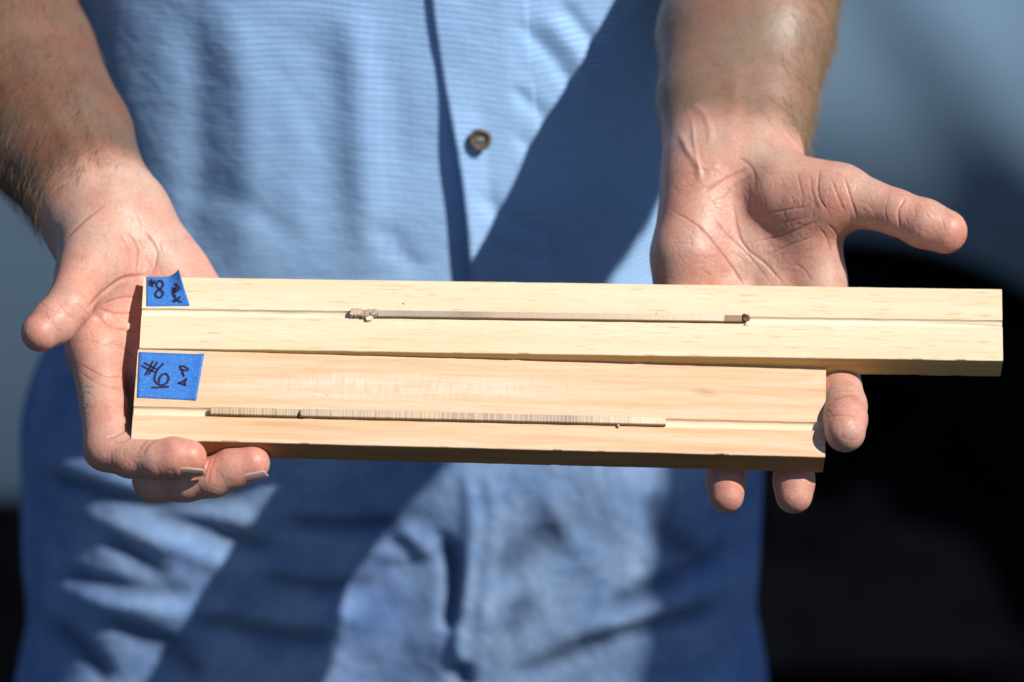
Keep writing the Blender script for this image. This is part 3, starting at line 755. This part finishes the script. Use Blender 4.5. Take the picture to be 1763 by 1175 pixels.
# faded thighs and ridges, darker seams and outer legs (how the denim is worn)
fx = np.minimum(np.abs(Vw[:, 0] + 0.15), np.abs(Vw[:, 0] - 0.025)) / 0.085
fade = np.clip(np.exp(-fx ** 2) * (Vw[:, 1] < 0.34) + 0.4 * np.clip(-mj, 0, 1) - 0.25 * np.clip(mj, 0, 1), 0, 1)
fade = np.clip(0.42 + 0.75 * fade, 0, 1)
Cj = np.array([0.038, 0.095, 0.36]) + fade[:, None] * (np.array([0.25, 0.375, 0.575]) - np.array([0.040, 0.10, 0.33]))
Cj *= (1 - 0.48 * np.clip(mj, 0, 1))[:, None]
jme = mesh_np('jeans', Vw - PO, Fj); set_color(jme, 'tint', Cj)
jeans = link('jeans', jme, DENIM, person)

# ---- shirt
XC, YC = -0.06, 0.317
def torso_pt(s, z, off=0.0):
    """s = metres along the cloth from the centre front, z height"""
    tk = np.clip((0.975 - z) / 0.045, 0, 1); tk = tk * tk * (3 - 2 * tk)
    a = 0.168 + 0.024 * np.clip((z - 1.02) / 0.35, 0, 1) - 0.012 * tk
    b = 0.128 + 0.004 * np.exp(-((z - 1.06) / 0.10) ** 2) - 0.060 * tk
    ph = s / 0.165
    cx = np.sin(ph); cy = np.cos(ph); e = 0.82
    x = XC + (a + off) * np.sign(cx) * np.abs(cx) ** e
    y = YC - (b + off) * np.sign(cy) * np.abs(cy) ** e
    return np.stack([x, y, z], -1)
FOLDS = [  # vertical drape and pulls: px path, width px, depth mm
    ([(610, 0), (622, 200), (640, 470)], 30, -2.6), ([(520, 20), (560, 200), (560, 470)], 44, 2.0), ([(400, 0), (430, 240), (420, 470)], 36, -2.1),
    ([(330, 0), (340, 250), (330, 460)], 32, 1.8),
    ([(960, 0), (1010, 60), (1060, 120)], 12, 2.4), ([(890, 40), (950, 100), (1000, 170)], 12, 2.0), ([(930, 20), (985, 85), (1035, 150)], 12, -2.0),
    ([(880, 150), (930, 195), (990, 250)], 12, 1.6), ([(880, 230), (925, 262), (970, 300)], 11, 1.2),
    ([(820, 330), (880, 380), (960, 410)], 14, 1.4), ([(830, 420), (900, 440), (980, 445)], 14, 1.3),
    ([(460, 100), (520, 180), (560, 280)], 24, 0.7), ([(300, 320), (420, 350), (540, 440)], 24, 0.8), ([(640, 60), (680, 170), (690, 300)], 20, 0.8),
    ([(640, 380), (690, 430), (720, 470)], 14, 1.6)]
def shirt_grid(name, s0, s1, ns, z0, z1, nz, off, curve=None, thick=0.0011, parent=None, extra=None):
    s = np.linspace(s0, s1, ns); z = np.linspace(z0, z1, nz)
    S, Z = np.meshgrid(s, z)
    Sx = S + (curve(Z) if curve else 0)
    P = torso_pt(Sx, Z, off if not callable(off) else off(S, Z)).reshape(-1, 3)
    idx = np.arange(ns * nz).reshape(nz, ns)
    F = np.stack([idx[:-1, :-1], idx[:-1, 1:], idx[1:, 1:], idx[1:, :-1]], -1).reshape(-1, 4)
    c = to_cam(P); N = vnormals(c, F)
    d, _ = carve(c, N, FOLDS, -0.2)
    sx = S.ravel(); zz = Z.ravel()
    d += 0.8 * np.sin(zz * 36 + sx * 33) * np.sin(sx * 40 - zz * 9 + 1) + 0.22 * np.sin(zz * 120 + sx * 45) * np.sin(sx * 88)
    c = c + N * d[:, None]
    W = to_world(c)
    me = mesh_np(name, W - PO, F)
    uvl = me.uv_layers.new(name='cloth')
    L = np.zeros(len(me.loops), np.int32); me.loops.foreach_get('vertex_index', L)
    U = np.stack([Sx.ravel() + 0.002 * np.sin(zz * 30), zz + 0.004 * np.sin(sx * 26) + 0.0016 * np.sin(sx * 70)], 1)[L]
    uvl.data.foreach_set('uv', U.astype(np.float32).ravel())
    o = link(name, me, SHIRT, parent or person)
    m = o.modifiers.new('cloth_thickness', 'SOLIDIFY'); m.thickness = thick; m.offset = 1
    return o
full = math.pi * 0.165
shirt = shirt_grid('shirt', -full, full, 420, 0.92, 1.50, 240, 0.0)
pc = lambda z: 0.0335 - 0.10 * (z - 1.15) + 0.0012 * np.sin(z * 37)
plk = shirt_grid('placket', -0.019, 0.019, 24, 0.975, 1.50, 220,
                 lambda S, Z: 0.0020 * (0.25 + 0.75 * np.clip((0.019 - S) / 0.012, 0, 1)) + np.clip((0.012 - (S + 0.019)) / 0.012, 0, 1) * (0.0007 + 0.0055 * np.clip((1.13 - Z) / 0.12, 0, 1) + 0.001 * np.sin(Z * 60)), curve=pc, parent=shirt)
# sleeves
def sleeve(sh, el, r0, r1):
    sh, el = np.array(sh), np.array(el); ax = (el - sh) / np.linalg.norm(el - sh); L = np.linalg.norm(el - sh)
    e1 = np.cross(ax, [0, 1, 0]); e1 /= np.linalg.norm(e1); e2 = np.cross(ax, e1); n, m = 48, 30
    V = []
    for i in range(m):
        t = i / (m - 1)
        for j in range(n):
            a = 2 * math.pi * j / n; r = (r0 + (r1 - r0) * t) * (1 + 0.03 * math.sin(3 * a + 5 * t))
            V.append(sh + ax * L * t + r * (math.cos(a) * e1 + math.sin(a) * e2))
    idx = np.arange(n * m).reshape(m, n); nxt = np.roll(idx, -1, 1)
    F = np.stack([idx[:-1], nxt[:-1], nxt[1:], idx[1:]], -1).reshape(-1, 4)
    me = mesh_np('sleeve', np.array(V) - PO, F); uvl = me.uv_layers.new(name='cloth')
    Lx = np.zeros(len(me.loops), np.int32); me.loops.foreach_get('vertex_index', Lx)
    uv = np.stack([(Lx % n) / n * 0.4, (Lx // n) / m * L], 1); uvl.data.foreach_set('uv', uv.astype(np.float32).ravel())
    o = link('sleeve', me, SHIRT, shirt); md = o.modifiers.new('cloth_thickness', 'SOLIDIFY'); md.thickness = 0.0012
EL_L = to_world(El); EL_R = to_world(Er)
sleeve((XC - 0.20, 0.35, 1.47), EL_L + np.array([0, 0.0, 0.06]), 0.085, 0.072)
sleeve((XC + 0.20, 0.35, 1.47), EL_R + np.array([0, 0.0, 0.06]), 0.085, 0.072)
# shoulders yoke closes the top
yk = bpy.data.meshes.new('yoke'); bm = bmesh.new()
bmesh.ops.create_uvsphere(bm, u_segments=40, v_segments=16, radius=1, matrix=Matrix.Translation(Vector((XC, 0.345, 1.47)) - person.location) @ Matrix.Diagonal((0.25, 0.115, 0.075, 1)))
bm.to_mesh(yk); bm.free(); yk.uv_layers.new(name='cloth'); link('yoke', yk, SHIRT, shirt)
# button on the placket
def ray_to_torso(px, py):
    """where the sight line through a picture point meets the shirt front"""
    lo_, hi_ = -400.0, 0.0
    best = None
    for n_ in np.linspace(-320, -60, 521):
        w = to_world(J(px, py, n_)); f = ((w[0] - XC) / 0.19) ** 2; yf = YC - (0.12) * math.sqrt(max(0, 1 - f))
        if best is None or abs(w[1] - yf) < best[0]: best = (abs(w[1] - yf), w)
    return best[1]
def button(z):
    s = float(pc(np.array(z))) - 0.009
    p = torso_pt(np.array(s), np.array(z), 0.004); p2 = torso_pt(np.array(s + .004), np.array(z), 0.004); p3 = torso_pt(np.array(s), np.array(z + .004), 0.004)
    nrm = np.cross(p2 - p, p3 - p); nrm /= np.linalg.norm(nrm)
    M = Matrix.Translation(Vector(p + nrm * 0.0018 - PO)) @ Vector(nrm).to_track_quat('Z', 'Y').to_matrix().to_4x4()
    b = bmesh.new(); prof = [(0.0, 0.0012), (0.0032, 0.0013), (0.0040, 0.0022), (0.0051, 0.0022), (0.0056, 0.0010), (0.0050, -0.0008), (0, -0.0008)]
    S = 32; ring = []
    for i in range(S):
        a = 2 * math.pi * i / S; ring.append([b.verts.new((r * math.cos(a), r * math.sin(a), h)) for r, h in prof])
    for i in range(S):
        A, B = ring[i], ring[(i + 1) % S]
        for j in range(len(prof) - 1): b.faces.new((A[j], B[j], B[j+1], A[j+1]))
    bmesh.ops.remove_doubles(b, verts=b.verts, dist=1e-5); b.transform(M)
    me = bpy.data.meshes.new('button'); b.to_mesh(me); b.free(); link('button', me, BUTTON, plk)
    b = bmesh.new()
    for q in (-1, 1): bmesh.ops.create_cube(b, size=1, matrix=M @ Matrix.Translation((0.0009 * q, 0, 0.0016)) @ Matrix.Diagonal((0.0007, 0.0026, 0.0007, 1)))
    me = bpy.data.meshes.new('button_thread'); b.to_mesh(me); b.free(); link('button_thread', me, THREAD, plk)
for zb in (1.092, 1.205, 1.295, 1.385): button(zb)

# ------------------------------------------------------------------ the wooden blocks
def pose(x, y, n0, roll, yaw, tilt=math.radians(34)):
    cr, sr = math.cos(roll), math.sin(roll); ct, st = math.cos(-tilt), math.sin(-tilt); cy, sy = math.cos(yaw), math.sin(yaw)
    R = np.array([[cr,-sr,0],[sr,cr,0],[0,0,1]]) @ np.array([[1,0,0],[0,ct,-st],[0,st,ct]]) @ np.array([[cy,0,sy],[0,1,0],[-sy,0,cy]])
    return R, np.array([x, y, n0])
class Block:
    def __init__(s, name, mat, mat2, label, L, W, T, pz, g0, g1, gw, gd, skew, seed):
        s.R, s.o = pz; s.L, s.W, s.T = L, W, T
        Mw = Matrix(np.vstack([np.hstack([R3 @ s.R, to_world(s.o)[:, None]]), [0, 0, 0, 1]]).tolist())
        s.root = tag(empty(name, None, Mw), label, 'wooden block')
        a, b = s.on(*g0), s.on(*g1); s.gv = lambda x: a[1] + (b[1] - a[1]) * (x - a[0]) / (b[0] - a[0])
        s.gw, s.gd = gw, gd
        rg = np.random.default_rng(seed); M = 240; xs = np.linspace(-L/2, L/2, M)
        bv = 0.45
        V = []; k = None
        jt = np.convolve(rg.normal(0, 1, M + 20), np.ones(9)/9, 'same')[10:-10]; jb = np.convolve(rg.normal(0, 1, M + 20), np.ones(7)/7, 'same')[10:-10]
        chips = [(rg.integers(5, M - 5), rg.uniform(.3, .9)) for _ in range(9)]
        for i, x in enumerate(xs):
            gv = s.gv(x); sec = []
            ch = sum(d for c, d in chips if abs(c - i) <= 1)
            top = W/2 + 0.10 * jt[i]; bot = -W/2 - 0.12 * jb[i] + 0.3 * ch
            sec += [(top - bv, 0.0), (top - bv*0.3, -bv*0.3), (top, -bv), (top, -T + bv), (top - bv, -T), (bot + bv, -T), (bot, -T + bv), (bot, -bv - .5*ch), (bot + bv*0.3, -bv*0.3 - .2*ch), (bot + bv, 0.0)]
            lowside = np.linspace(bot + bv, gv - gw/2, 7)[1:-1]; sec += [(v, 0.0) for v in lowside]
            wob = 0.06 * math.sin(x * .31) + 0.04 * jt[i]
            for t in np.linspace(-1, 1, 13): sec.append((gv + t * gw/2 + wob, -gd * math.sqrt(max(0, 1 - abs(t) ** 2.6))))
            sec += [(v, 0.0) for v in np.linspace(gv + gw/2, top - bv, 9)[1:-1]]
            k = len(sec)
            for v, n in sec:
                e = max(0, abs(x) - (L/2 - 0.5)) / 0.5 * 0.25
                V.append(((x + skew[0 if x < 0 else 1] * (v / W) * abs(x) / (L/2)) / 1000, (v * (1 - e*0.01)) / 1000, n / 1000))
        F = []
        for i in range(M - 1):
            for j in range(k): F.append((i*k+j, (i+1)*k+j, (i+1)*k+(j+1) % k, i*k+(j+1) % k))
        F.append(tuple(range(k))); F.append(tuple((M-1)*k + j for j in range(k))[::-1])
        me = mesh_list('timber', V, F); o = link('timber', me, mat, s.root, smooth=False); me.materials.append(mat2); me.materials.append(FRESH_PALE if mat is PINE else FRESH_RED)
        bm = bmesh.new(); bm.from_mesh(me); bmesh.ops.recalc_face_normals(bm, faces=bm.faces[:])
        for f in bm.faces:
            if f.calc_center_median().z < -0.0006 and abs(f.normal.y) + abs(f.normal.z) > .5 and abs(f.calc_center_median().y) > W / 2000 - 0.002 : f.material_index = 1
            q = f.calc_center_median()
            if abs(q.y * 1000 - s.gv(q.x * 1000)) < gw / 2 and -0.0025 < q.z < -0.00005 and abs(q.x) < L / 2000 - 1e-4: f.material_index = 2
        bm.to_mesh(me); bm.free()
        s.Mw = Mw
    def on(s, px, py, h=0.0):
        """point of the face (mm, block axes) seen at a picture point, h above the face"""
        c = np.array([0, 0, DIST * 1000]); q = J(px, py, 0.0) - c
        nrm = s.R[:, 2]; p0 = s.o + nrm * h
        t = ((p0 - c) @ nrm) / (q @ nrm); w = c + q * t
        l = s.R.T @ (w - s.o); return l
    def child(s, name, V, F, mat, smooth=False, parent=None):
        return link(name, mesh_list(name, np.asarray(V) / 1000, F), mat, parent or s.root, smooth)
upper = Block('pale_wooden_block', PINE, SHADED_PALE, 'long pale yellow wooden block with grooved face, upper of the two held blocks', 380.3, 38.3, 12.9,
              pose(26.37, 10.03, -10, -0.0202, -0.010), (243, 537), (1727, 558), 3.9, 1.7, (-0.55, 1.25), 3)
lower = Block('pinkish_wooden_block', CEDAR, SHADED_RED, 'shorter pinkish orange wooden block with grooved face and chalky patch, lower of the two', 302.2, 47.1, 12.9,
              pose(-13.8, -26.95, 9.9, -0.0183, 0.014), (230, 707), (1422, 735), 4.6, 1.9, (0.0, 1.6), 4)

# ---- tape and marker writing
def tape(blk, quad, lift=None, th=0.12, nx=22, ny=16):
    c = [blk.on(*q, th) for q in quad]      # TL, TR, BR, BL
    V = []; F = []
    for j in range(ny):
        for i in range(nx):
            a, b = i / (nx - 1), j / (ny - 1)
            p = (1-b) * ((1-a) * c[0] + a * c[1]) + b * ((1-a) * c[3] + a * c[2])
            p = p + np.array([0, 0, 0.05 * math.sin(a * 19) * math.sin(b * 13) * 0.3])
            if lift: p = lift(a, b, p)
            V.append(p)
        if j:
            for i in range(nx - 1):
                q = (j-1) * nx + i; F.append((q, q + nx, q + nx + 1, q + 1))
    o = blk.child('masking_tape', V, F, TAPE, True)
    m = o.modifiers.new('tape_thickness', 'SOLIDIFY'); m.thickness = 0.00009; m.offset = 0
    return o
def curl(a, b, p):
    t = max(0, (a - 0.58) / 0.42) * max(0, 1 - b * 1.25)
    w = max(0, (a - 0.78) / 0.22)
    return p + np.array([-0.6 * t, 1.2 * t * t, 3.6 * t ** 1.6]) + np.array([0, 0, 0.8 * w * w * (1 - 0.4*b)])
t1 = tape(upper, [(252, 477), (311, 477), (327, 527), (252, 528)], curl)
t2 = tape(lower, [(239, 606.5), (352, 610.5), (338.5, 690), (235.5, 685)], lambda a, b, p: p + np.array([0, 0, 0.7 * max(0, (a - .80) / .2) ** 2]))
def writing(blk, par, strokes, width, lift=0.22, hfun=None):
    V = []; F = []; rg = random.Random(5)
    for st in strokes:
        path = smooth_path(st, 7); P = [blk.on(x, y, lift) for x, y in path]
        for i, p in enumerate(P):
            a, b = P[max(0, i-1)], P[min(len(P)-1, i+1)]; d = b - a; d /= np.linalg.norm(d) + 1e-9; sd = np.array([-d[1], d[0], 0])
            w = width * (1 + 0.16 * math.sin(i * 0.7 + len(V))) * (0.8 if i in (0, len(P)-1) else 1) / 2
            if hfun: p = p + np.array([0, 0, hfun(path[i])])
            V += [p + sd * w, p - sd * w]
            if i: n = len(V); F.append((n-4, n-3, n-1, n-2))
        for e, s_ in ((0, -1), (len(P)-1, 1)):     # round ends
            c0 = P[e] + (np.array([0, 0, hfun(path[e])]) if hfun else 0); n0 = len(V)
            for q in range(8): V.append(c0 + np.array([math.cos(q*.785), math.sin(q*.785), 0.004 / 1]) * width * 0.46 + np.array([0, 0, 0.01]))
            F.append(tuple(range(n0, n0 + 8)))
    o = blk.child('handwriting', V, F, INK, False, par)
    m = o.modifiers.new('ink_thickness', 'SOLIDIFY'); m.thickness = 0.00002; m.offset = 1
    return o
Z = lambda pts: [(230 + x * 0.21277, 460 + y * 0.21277) for x, y in pts]
writing(upper, t1, [Z(q) for q in (
    [(124, 118), (150, 128), (178, 132)], [(128, 148), (150, 134), (172, 112)], [(142, 102), (148, 128), (152, 158)], [(130, 130), (165, 128)],
    [(212, 180), (190, 162), (186, 134), (208, 112), (232, 124), (236, 152), (212, 180), (184, 200), (176, 226), (200, 248), (228, 238), (238, 208), (212, 180)],
    [(322, 232), (316, 190), (322, 156), (346, 146), (368, 164), (368, 188), (340, 204), (318, 196)], [(326, 168), (352, 178), (362, 184)], [(320, 182), (350, 192)], [(322, 236), (336, 228)],
    [(332, 238), (350, 266), (374, 242)], [(320, 274), (350, 272), (384, 284)], [(350, 266), (330, 282)])], 1.12, 0.30, lambda q: 0.9 if q[0] > 301 and q[1] < 505 else 0.05)
writing(lower, t2, [Z(q) for q in (
    [(86, 776), (130, 800), (182, 826)], [(70, 800), (115, 826), (164, 848)], [(154, 766), (130, 812), (96, 872)], [(190, 772), (160, 816), (122, 866)],
    [(240, 782), (204, 818), (178, 862), (168, 904), (186, 942), (228, 956), (268, 936), (282, 900), (266, 868), (234, 870), (208, 902), (204, 938)],
    [(150, 976), (215, 974), (282, 968)],
    [(374, 806), (392, 846), (406, 884)], [(374, 806), (404, 804), (438, 826), (420, 838), (378, 828)], [(404, 880), (392, 856)],
    [(428, 904), (414, 930), (416, 958)], [(364, 940), (390, 946), (416, 958)], [(364, 940), (396, 928), (428, 906)])], 1.08, 0.24)

# ---- tree cores lying in the grooves
def core_segment(blk, root, name, x0, x1, R, cut, colf, rough=0.0, e0=None, e1=None, dv=0.0, rz=0.0, ns=None, seed=1, lift=0.6):
    """a rod flattened on top; colf(x, top) -> colour; x in block mm"""
    rg = np.random.default_rng(seed); ns = ns or max(30, int((x1 - x0) / 0.28)); xs = np.linspace(x0, x1, ns)
    prof = []
    ac = math.acos(cut / R)
    for a in np.linspace(ac, 2 * math.pi - ac, 15): prof.append((math.sin(a) * R, math.cos(a) * R))
    for t in (-0.5, 0.0, 0.5): prof.append((t * 2 * R * math.sin(ac) * -0.5 * -1 if False else t * 2 * R * math.sin(ac), cut))
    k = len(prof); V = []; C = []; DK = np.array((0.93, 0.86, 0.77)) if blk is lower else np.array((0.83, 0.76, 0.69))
    nz1 = np.convolve(rg.normal(0, 1, ns + 60), np.ones(31) / 31, 'same')[30:-30]
    for i, x in enumerate(xs):
        vv = blk.gv(x) + dv + nz1[i] * 0.12; top = colf(x, True); sid = colf(x, False)
        for j, (v, n) in enumerate(prof):
            q = x
            if i == 0 and e0: q = x + e0(v, n)
            if i == ns - 1 and e1: q = x + e1(v, n)
            rr = 1 + (rg.normal(0, rough) if rough else 0)
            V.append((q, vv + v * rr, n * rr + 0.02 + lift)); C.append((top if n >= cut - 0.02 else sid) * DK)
    F = []
    for i in range(ns - 1):
        for j in range(k): F.append((i*k+j, i*k+(j+1) % k, (i+1)*k+(j+1) % k, (i+1)*k+j))
    F.append(tuple(range(k))[::-1]); F.append(tuple((ns-1)*k + j for j in range(k)))
    o = blk.child(name, V, F, CORE, False, root)
    set_color(o.data, 'tint', np.array(C))
    bm = bmesh.new(); bm.from_mesh(o.data); bmesh.ops.recalc_face_normals(bm, faces=bm.faces[:]); bm.to_mesh(o.data); bm.free()
    return o
def lerp_stops(x, stops):
    for (a, ca), (b, cb) in zip(stops[:-1], stops[1:]):
        if x <= b:
            t = min(1, max(0, (x - a) / (b - a))); return np.array(ca) * (1 - t) + np.array(cb) * t
    return np.array(stops[-1][1])
def rings(x0, x1, spacing, seed):
    rg = np.random.default_rng(seed); r = []; x = x0
    while x < x1:
        r.append(x); x += spacing(x) * rg.uniform(.7, 1.3)
    return np.array(r)
def core_root(blk, name, label, x):
    M = blk.Mw.copy(); o = empty(name, None, M); return tag(o, label, 'tree core')
XL = lambda px: lower.on(px, 600 + (px - 230) * 0.026 + 105)[0]
XU = lambda px: upper.on(px, 540 + (px - 243) * 0.014)[0]
cl = core_root(lower, 'tree_core', 'tree core with pale ring lines and dark break, in the lower pinkish block', 0)
Rl = rings(XL(360), XL(1150), lambda x: np.interp(x, [XL(360), XL(430), XL(560), XL(700), XL(760), XL(800), XL(880), XL(930), XL(1010), XL(1150)], [1.9, 1.4, 1.2, 1.5, 2.6, 3.6, 2.8, 1.4, 1.6, 1.3]), 11)
ST = [(XL(362), (0.50, 0.38, 0.24)), (XL(470), (0.52, 0.42, 0.29)), (XL(520), (0.46, 0.39, 0.31)), (XL(620), (0.56, 0.46, 0.36)), (XL(780), (0.60, 0.48, 0.38)), (XL(900), (0.52, 0.42, 0.36)), (XL(985), (0.46, 0.35, 0.30)), (XL(1020), (0.66, 0.57, 0.45)), (XL(1147), (0.80, 0.73, 0.57))]
rgc = np.random.default_rng(3); Rshade = rgc.uniform(.82, 1.08, len(Rl) + 1)
def col_l(x, top):
    i = int(np.searchsorted(Rl, x)); c = lerp_stops(x, ST) * Rshade[min(i, len(Rl))]
    d = np.min(np.abs(Rl - x)); k = math.exp(-(d / 0.26) ** 2)
    prev = Rl[max(0, i-1)]; nxt = Rl[min(len(Rl)-1, i)]
    ph = (x - prev) / max(0.3, nxt - prev)
    c = c * (1.04 - 0.14 * ph)
    c = c * (1 - k * 0.5) + np.array((0.82, 0.76, 0.65)) * k * 0.5
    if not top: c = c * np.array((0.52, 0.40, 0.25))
    return c
brk = XL(514)
rgb_ = np.random.default_rng(9)
jag1 = lambda v, n: 0.9 * v * 0.5 + rgb_.normal(0, .12); jag2 = lambda v, n: 0.6 * v * 0.5 + (1.8 if v < -0.6 else 0) + rgb_.normal(0, .15)
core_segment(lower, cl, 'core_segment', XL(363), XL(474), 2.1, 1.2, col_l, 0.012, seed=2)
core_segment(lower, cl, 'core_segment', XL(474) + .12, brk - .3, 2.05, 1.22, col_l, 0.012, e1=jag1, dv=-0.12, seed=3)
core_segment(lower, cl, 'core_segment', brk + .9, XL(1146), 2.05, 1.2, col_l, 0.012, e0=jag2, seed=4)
# dark rotten chip in the break and the little fibre whisker near the right end
def lump(blk, root, name, c, r, mat, seed, sq=(1, 1, 1), amp=0.25, sub=2):
    rg = np.random.default_rng(seed); b = bmesh.new(); bmesh.ops.create_icosphere(b, subdivisions=sub, radius=1)
    ph = rg.uniform(0, 6, 6)
    for v in b.verts:
        p = v.co; q = 1 + amp * (math.sin(3*p.x+ph[0])*math.sin(4*p.y+ph[1]) + 0.6*math.sin(7*p.z+ph[2])*math.sin(5*p.x+ph[3])) + rg.normal(0, amp*0.25)
        v.co = Vector((p.x*sq[0], p.y*sq[1], p.z*sq[2])) * (r * q / 1000) + Vector(c) / 1000
    me = bpy.data.meshes.new(name); b.to_mesh(me); b.free(); return link(name, me, mat, root, smooth=False)
DARK = mat_simple('rotten_wood', (0.07, 0.048, 0.034), 0.95, 0.1, 0.5, 900)
FIBRE = mat_simple('grey_fibre', (0.46, 0.41, 0.34), 0.95, 0.1, 0.35, 1600, bmp=0.8, bscale=1800)
lump(lower, cl, 'rotten_chip', (brk + 1.7, lower.gv(brk) - 1.75, 0.85), 1.0, DARK, 4, (1.9, 0.6, 0.7))
lump(lower, cl, 'rotten_chip', (brk + 0.4, lower.gv(brk) + 0.2, 0.9), 1.0, DARK, 5, (0.5, 1.7, 0.8))
lump(lower, cl, 'fibre_tuft', (XL(1064), lower.gv(XL(1064)) - 2.5, 0.7), 0.75, FIBRE, 6, (0.8, 1.1, 0.8), 0.35)

cu = core_root(upper, 'tree_core', 'slim tree core with frayed end and dark bark knob, in the upper pale block', 0)
Ru = rings(XU(640), XU(1280), lambda x: np.interp(x, [XU(640), XU(760), XU(840), XU(1280)], [0.8, 0.95, 0.9, 1.1]), 21)
SU = [(XU(650), (0.52, 0.49, 0.44)), (XU(700), (0.47, 0.43, 0.40)), (XU(760), (0.50, 0.45, 0.40)), (XU(800), (0.40, 0.36, 0.32)), (XU(835), (0.52, 0.44, 0.38)), (XU(860), (0.66, 0.53, 0.43)), (XU(1050), (0.74, 0.63, 0.50)), (XU(1200), (0.84, 0.77, 0.62)), (XU(1246), (0.86, 0.81, 0.70))]
def col_u(x, top):
    c = lerp_stops(x, SU); d = np.min(np.abs(Ru - x)); k = math.exp(-(d / 0.2) ** 2)
    c = c * (1 - 0.14 * k)
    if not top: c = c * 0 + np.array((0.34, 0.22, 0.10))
    return c
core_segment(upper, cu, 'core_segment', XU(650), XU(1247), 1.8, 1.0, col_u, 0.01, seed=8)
core_segment(upper, cu, 'core_tip', XU(1247) + .1, XU(1277), 1.85, 1.0, lambda x, t: np.array((0.44, 0.31, 0.22)) * (0.9 + 0.25 * math.sin(x * 9) * math.sin(x * 3.1)) if t else np.array((0.26, 0.15, 0.08)), 0.015, seed=9)
xb_ = XU(1284); lump(upper, cu, 'bark_knob', (xb_, upper.gv(xb_) + 0.4, 1.1), 1.75, BARK, 3, (1.05, 1.1, 1.0), 0.16, 3)
lump(upper, cu, 'bark_crumb', (XU(1282), upper.gv(xb_) - 2.6, 0.2), 0.35, BARK, 8)
core_segment(upper, cu, 'frayed_end', XU(604), XU(622), 2.2, 1.5, lambda x, t: np.array((0.66, 0.57, 0.48)) * (0.85 + 0.3 * (math.sin(x * 21) > 0)) if t else np.array((0.36, 0.27, 0.19)), 0.07, e0=lambda v, n: 0.25 * v, dv=0.3, seed=10)
core_segment(upper, cu, 'frayed_end', XU(622) + .1, XU(636), 2.0, 1.3, lambda x, t: np.array((0.62, 0.55, 0.46)) * (0.7 + 0.5 * (math.sin(x * 13) > 0)), 0.10, e0=lambda v, n: -0.4 * v, e1=lambda v, n: 0.5 * v, dv=-0.2, seed=11)
core_segment(upper, cu, 'frayed_end', XU(638), XU(649), 1.9, 1.3, lambda x, t: np.array((0.66, 0.60, 0.51)) * (0.75 + 0.4 * (math.sin(x * 11) > 0)), 0.09, e0=lambda v, n: -0.9 * v, e1=lambda v, n: 0.3 * v, dv=0.25, seed=12)
b = bmesh.new(); bmesh.ops.create_icosphere(b, subdivisions=1, radius=1)
for v in b.verts: v.co = Vector((v.co.x * 1.9, v.co.y * 1.5, max(-0.3, min(0.45, v.co.z)) * 2.0)) / 1000
b.transform(Matrix.Translation(Vector((XU(636), upper.gv(XU(636)) - 2.6, 0.7)) / 1000) @ Matrix.Rotation(0.3, 4, 'Z'))
me = bpy.data.meshes.new('wood_chip'); b.to_mesh(me); b.free(); link('wood_chip', me, mat_simple('chip_wood', (0.66, 0.58, 0.47), 0.9, 0.1, 0.15, 900), cu, smooth=False)
# thin ragged fibres round the frayed end
V = []; F = []; rg = np.random.default_rng(17)
for q in range(60):
    x = XU(rg.uniform(606, 652)); v = upper.gv(x) + rg.uniform(-2.2, 2.0); z = rg.uniform(0.6, 1.9); a = rg.uniform(0, 6.28); L = rg.uniform(.6, 1.9); w = rg.uniform(.05, .13)
    d = np.array([math.cos(a), math.sin(a) * .8, rg.uniform(-.1, .5)]); sd = np.array([-d[1], d[0], 0]); n0 = len(V); p = np.array([x, v, z])
    V += [p + sd*w, p - sd*w, p + d*L - sd*w*.4, p + d*L + sd*w*.4]; F.append((n0, n0+1, n0+2, n0+3))
o = upper.child('frayed_fibres', V, F, FIBRE, False, cu); o['kind'] = 'stuff'

# splinters raised along the top edge, specks and a loose fibre on the upper face
V = []; F = []; rg = np.random.default_rng(23)
for px, hgt in ((1237, 1.2), (885, .9), (432, .6), (660, .4), (720, .35), (1010, .4), (1120, .5), (1330, .4), (1480, .4), (560, .35)):
    b0 = upper.on(px, 483, 0.0); x = b0[0]; v = upper.W / 2 - 0.3
    for k in range(3):
        dx = rg.uniform(-.7, .7); w = rg.uniform(.12, .25); n0 = len(V); h_ = hgt * rg.uniform(.5, 1)
        V += [(x + dx - w, v, -.1), (x + dx + w, v, -.1), (x + dx*2 + .04, v + h_ * .6, .25 + h_ * .35), (x + dx - w*.4, v + h_ * .35, .1)]
        F += [(n0, n0+1, n0+2), (n0, n0+2, n0+3), (n0+1, n0, n0+3), (n0+1, n0+3, n0+2)]
upper.child('splinter', V, F, PINE, False)['kind'] = 'stuff'
for i, (px, py) in enumerate(((695, 523), (1130, 540), (1286, 560))):
    lump(upper, upper.root, 'speck', upper.on(px, py, 0.15), 0.42 if i == 0 else 0.25, BARK if i else FIBRE, 30 + i)
for i, (px, py) in enumerate(((563, 681), (540, 683))):
    lump(lower, lower.root, 'speck', lower.on(px, py, 0.05), 0.22, BARK, 40 + i, (1.4, .8, .5))
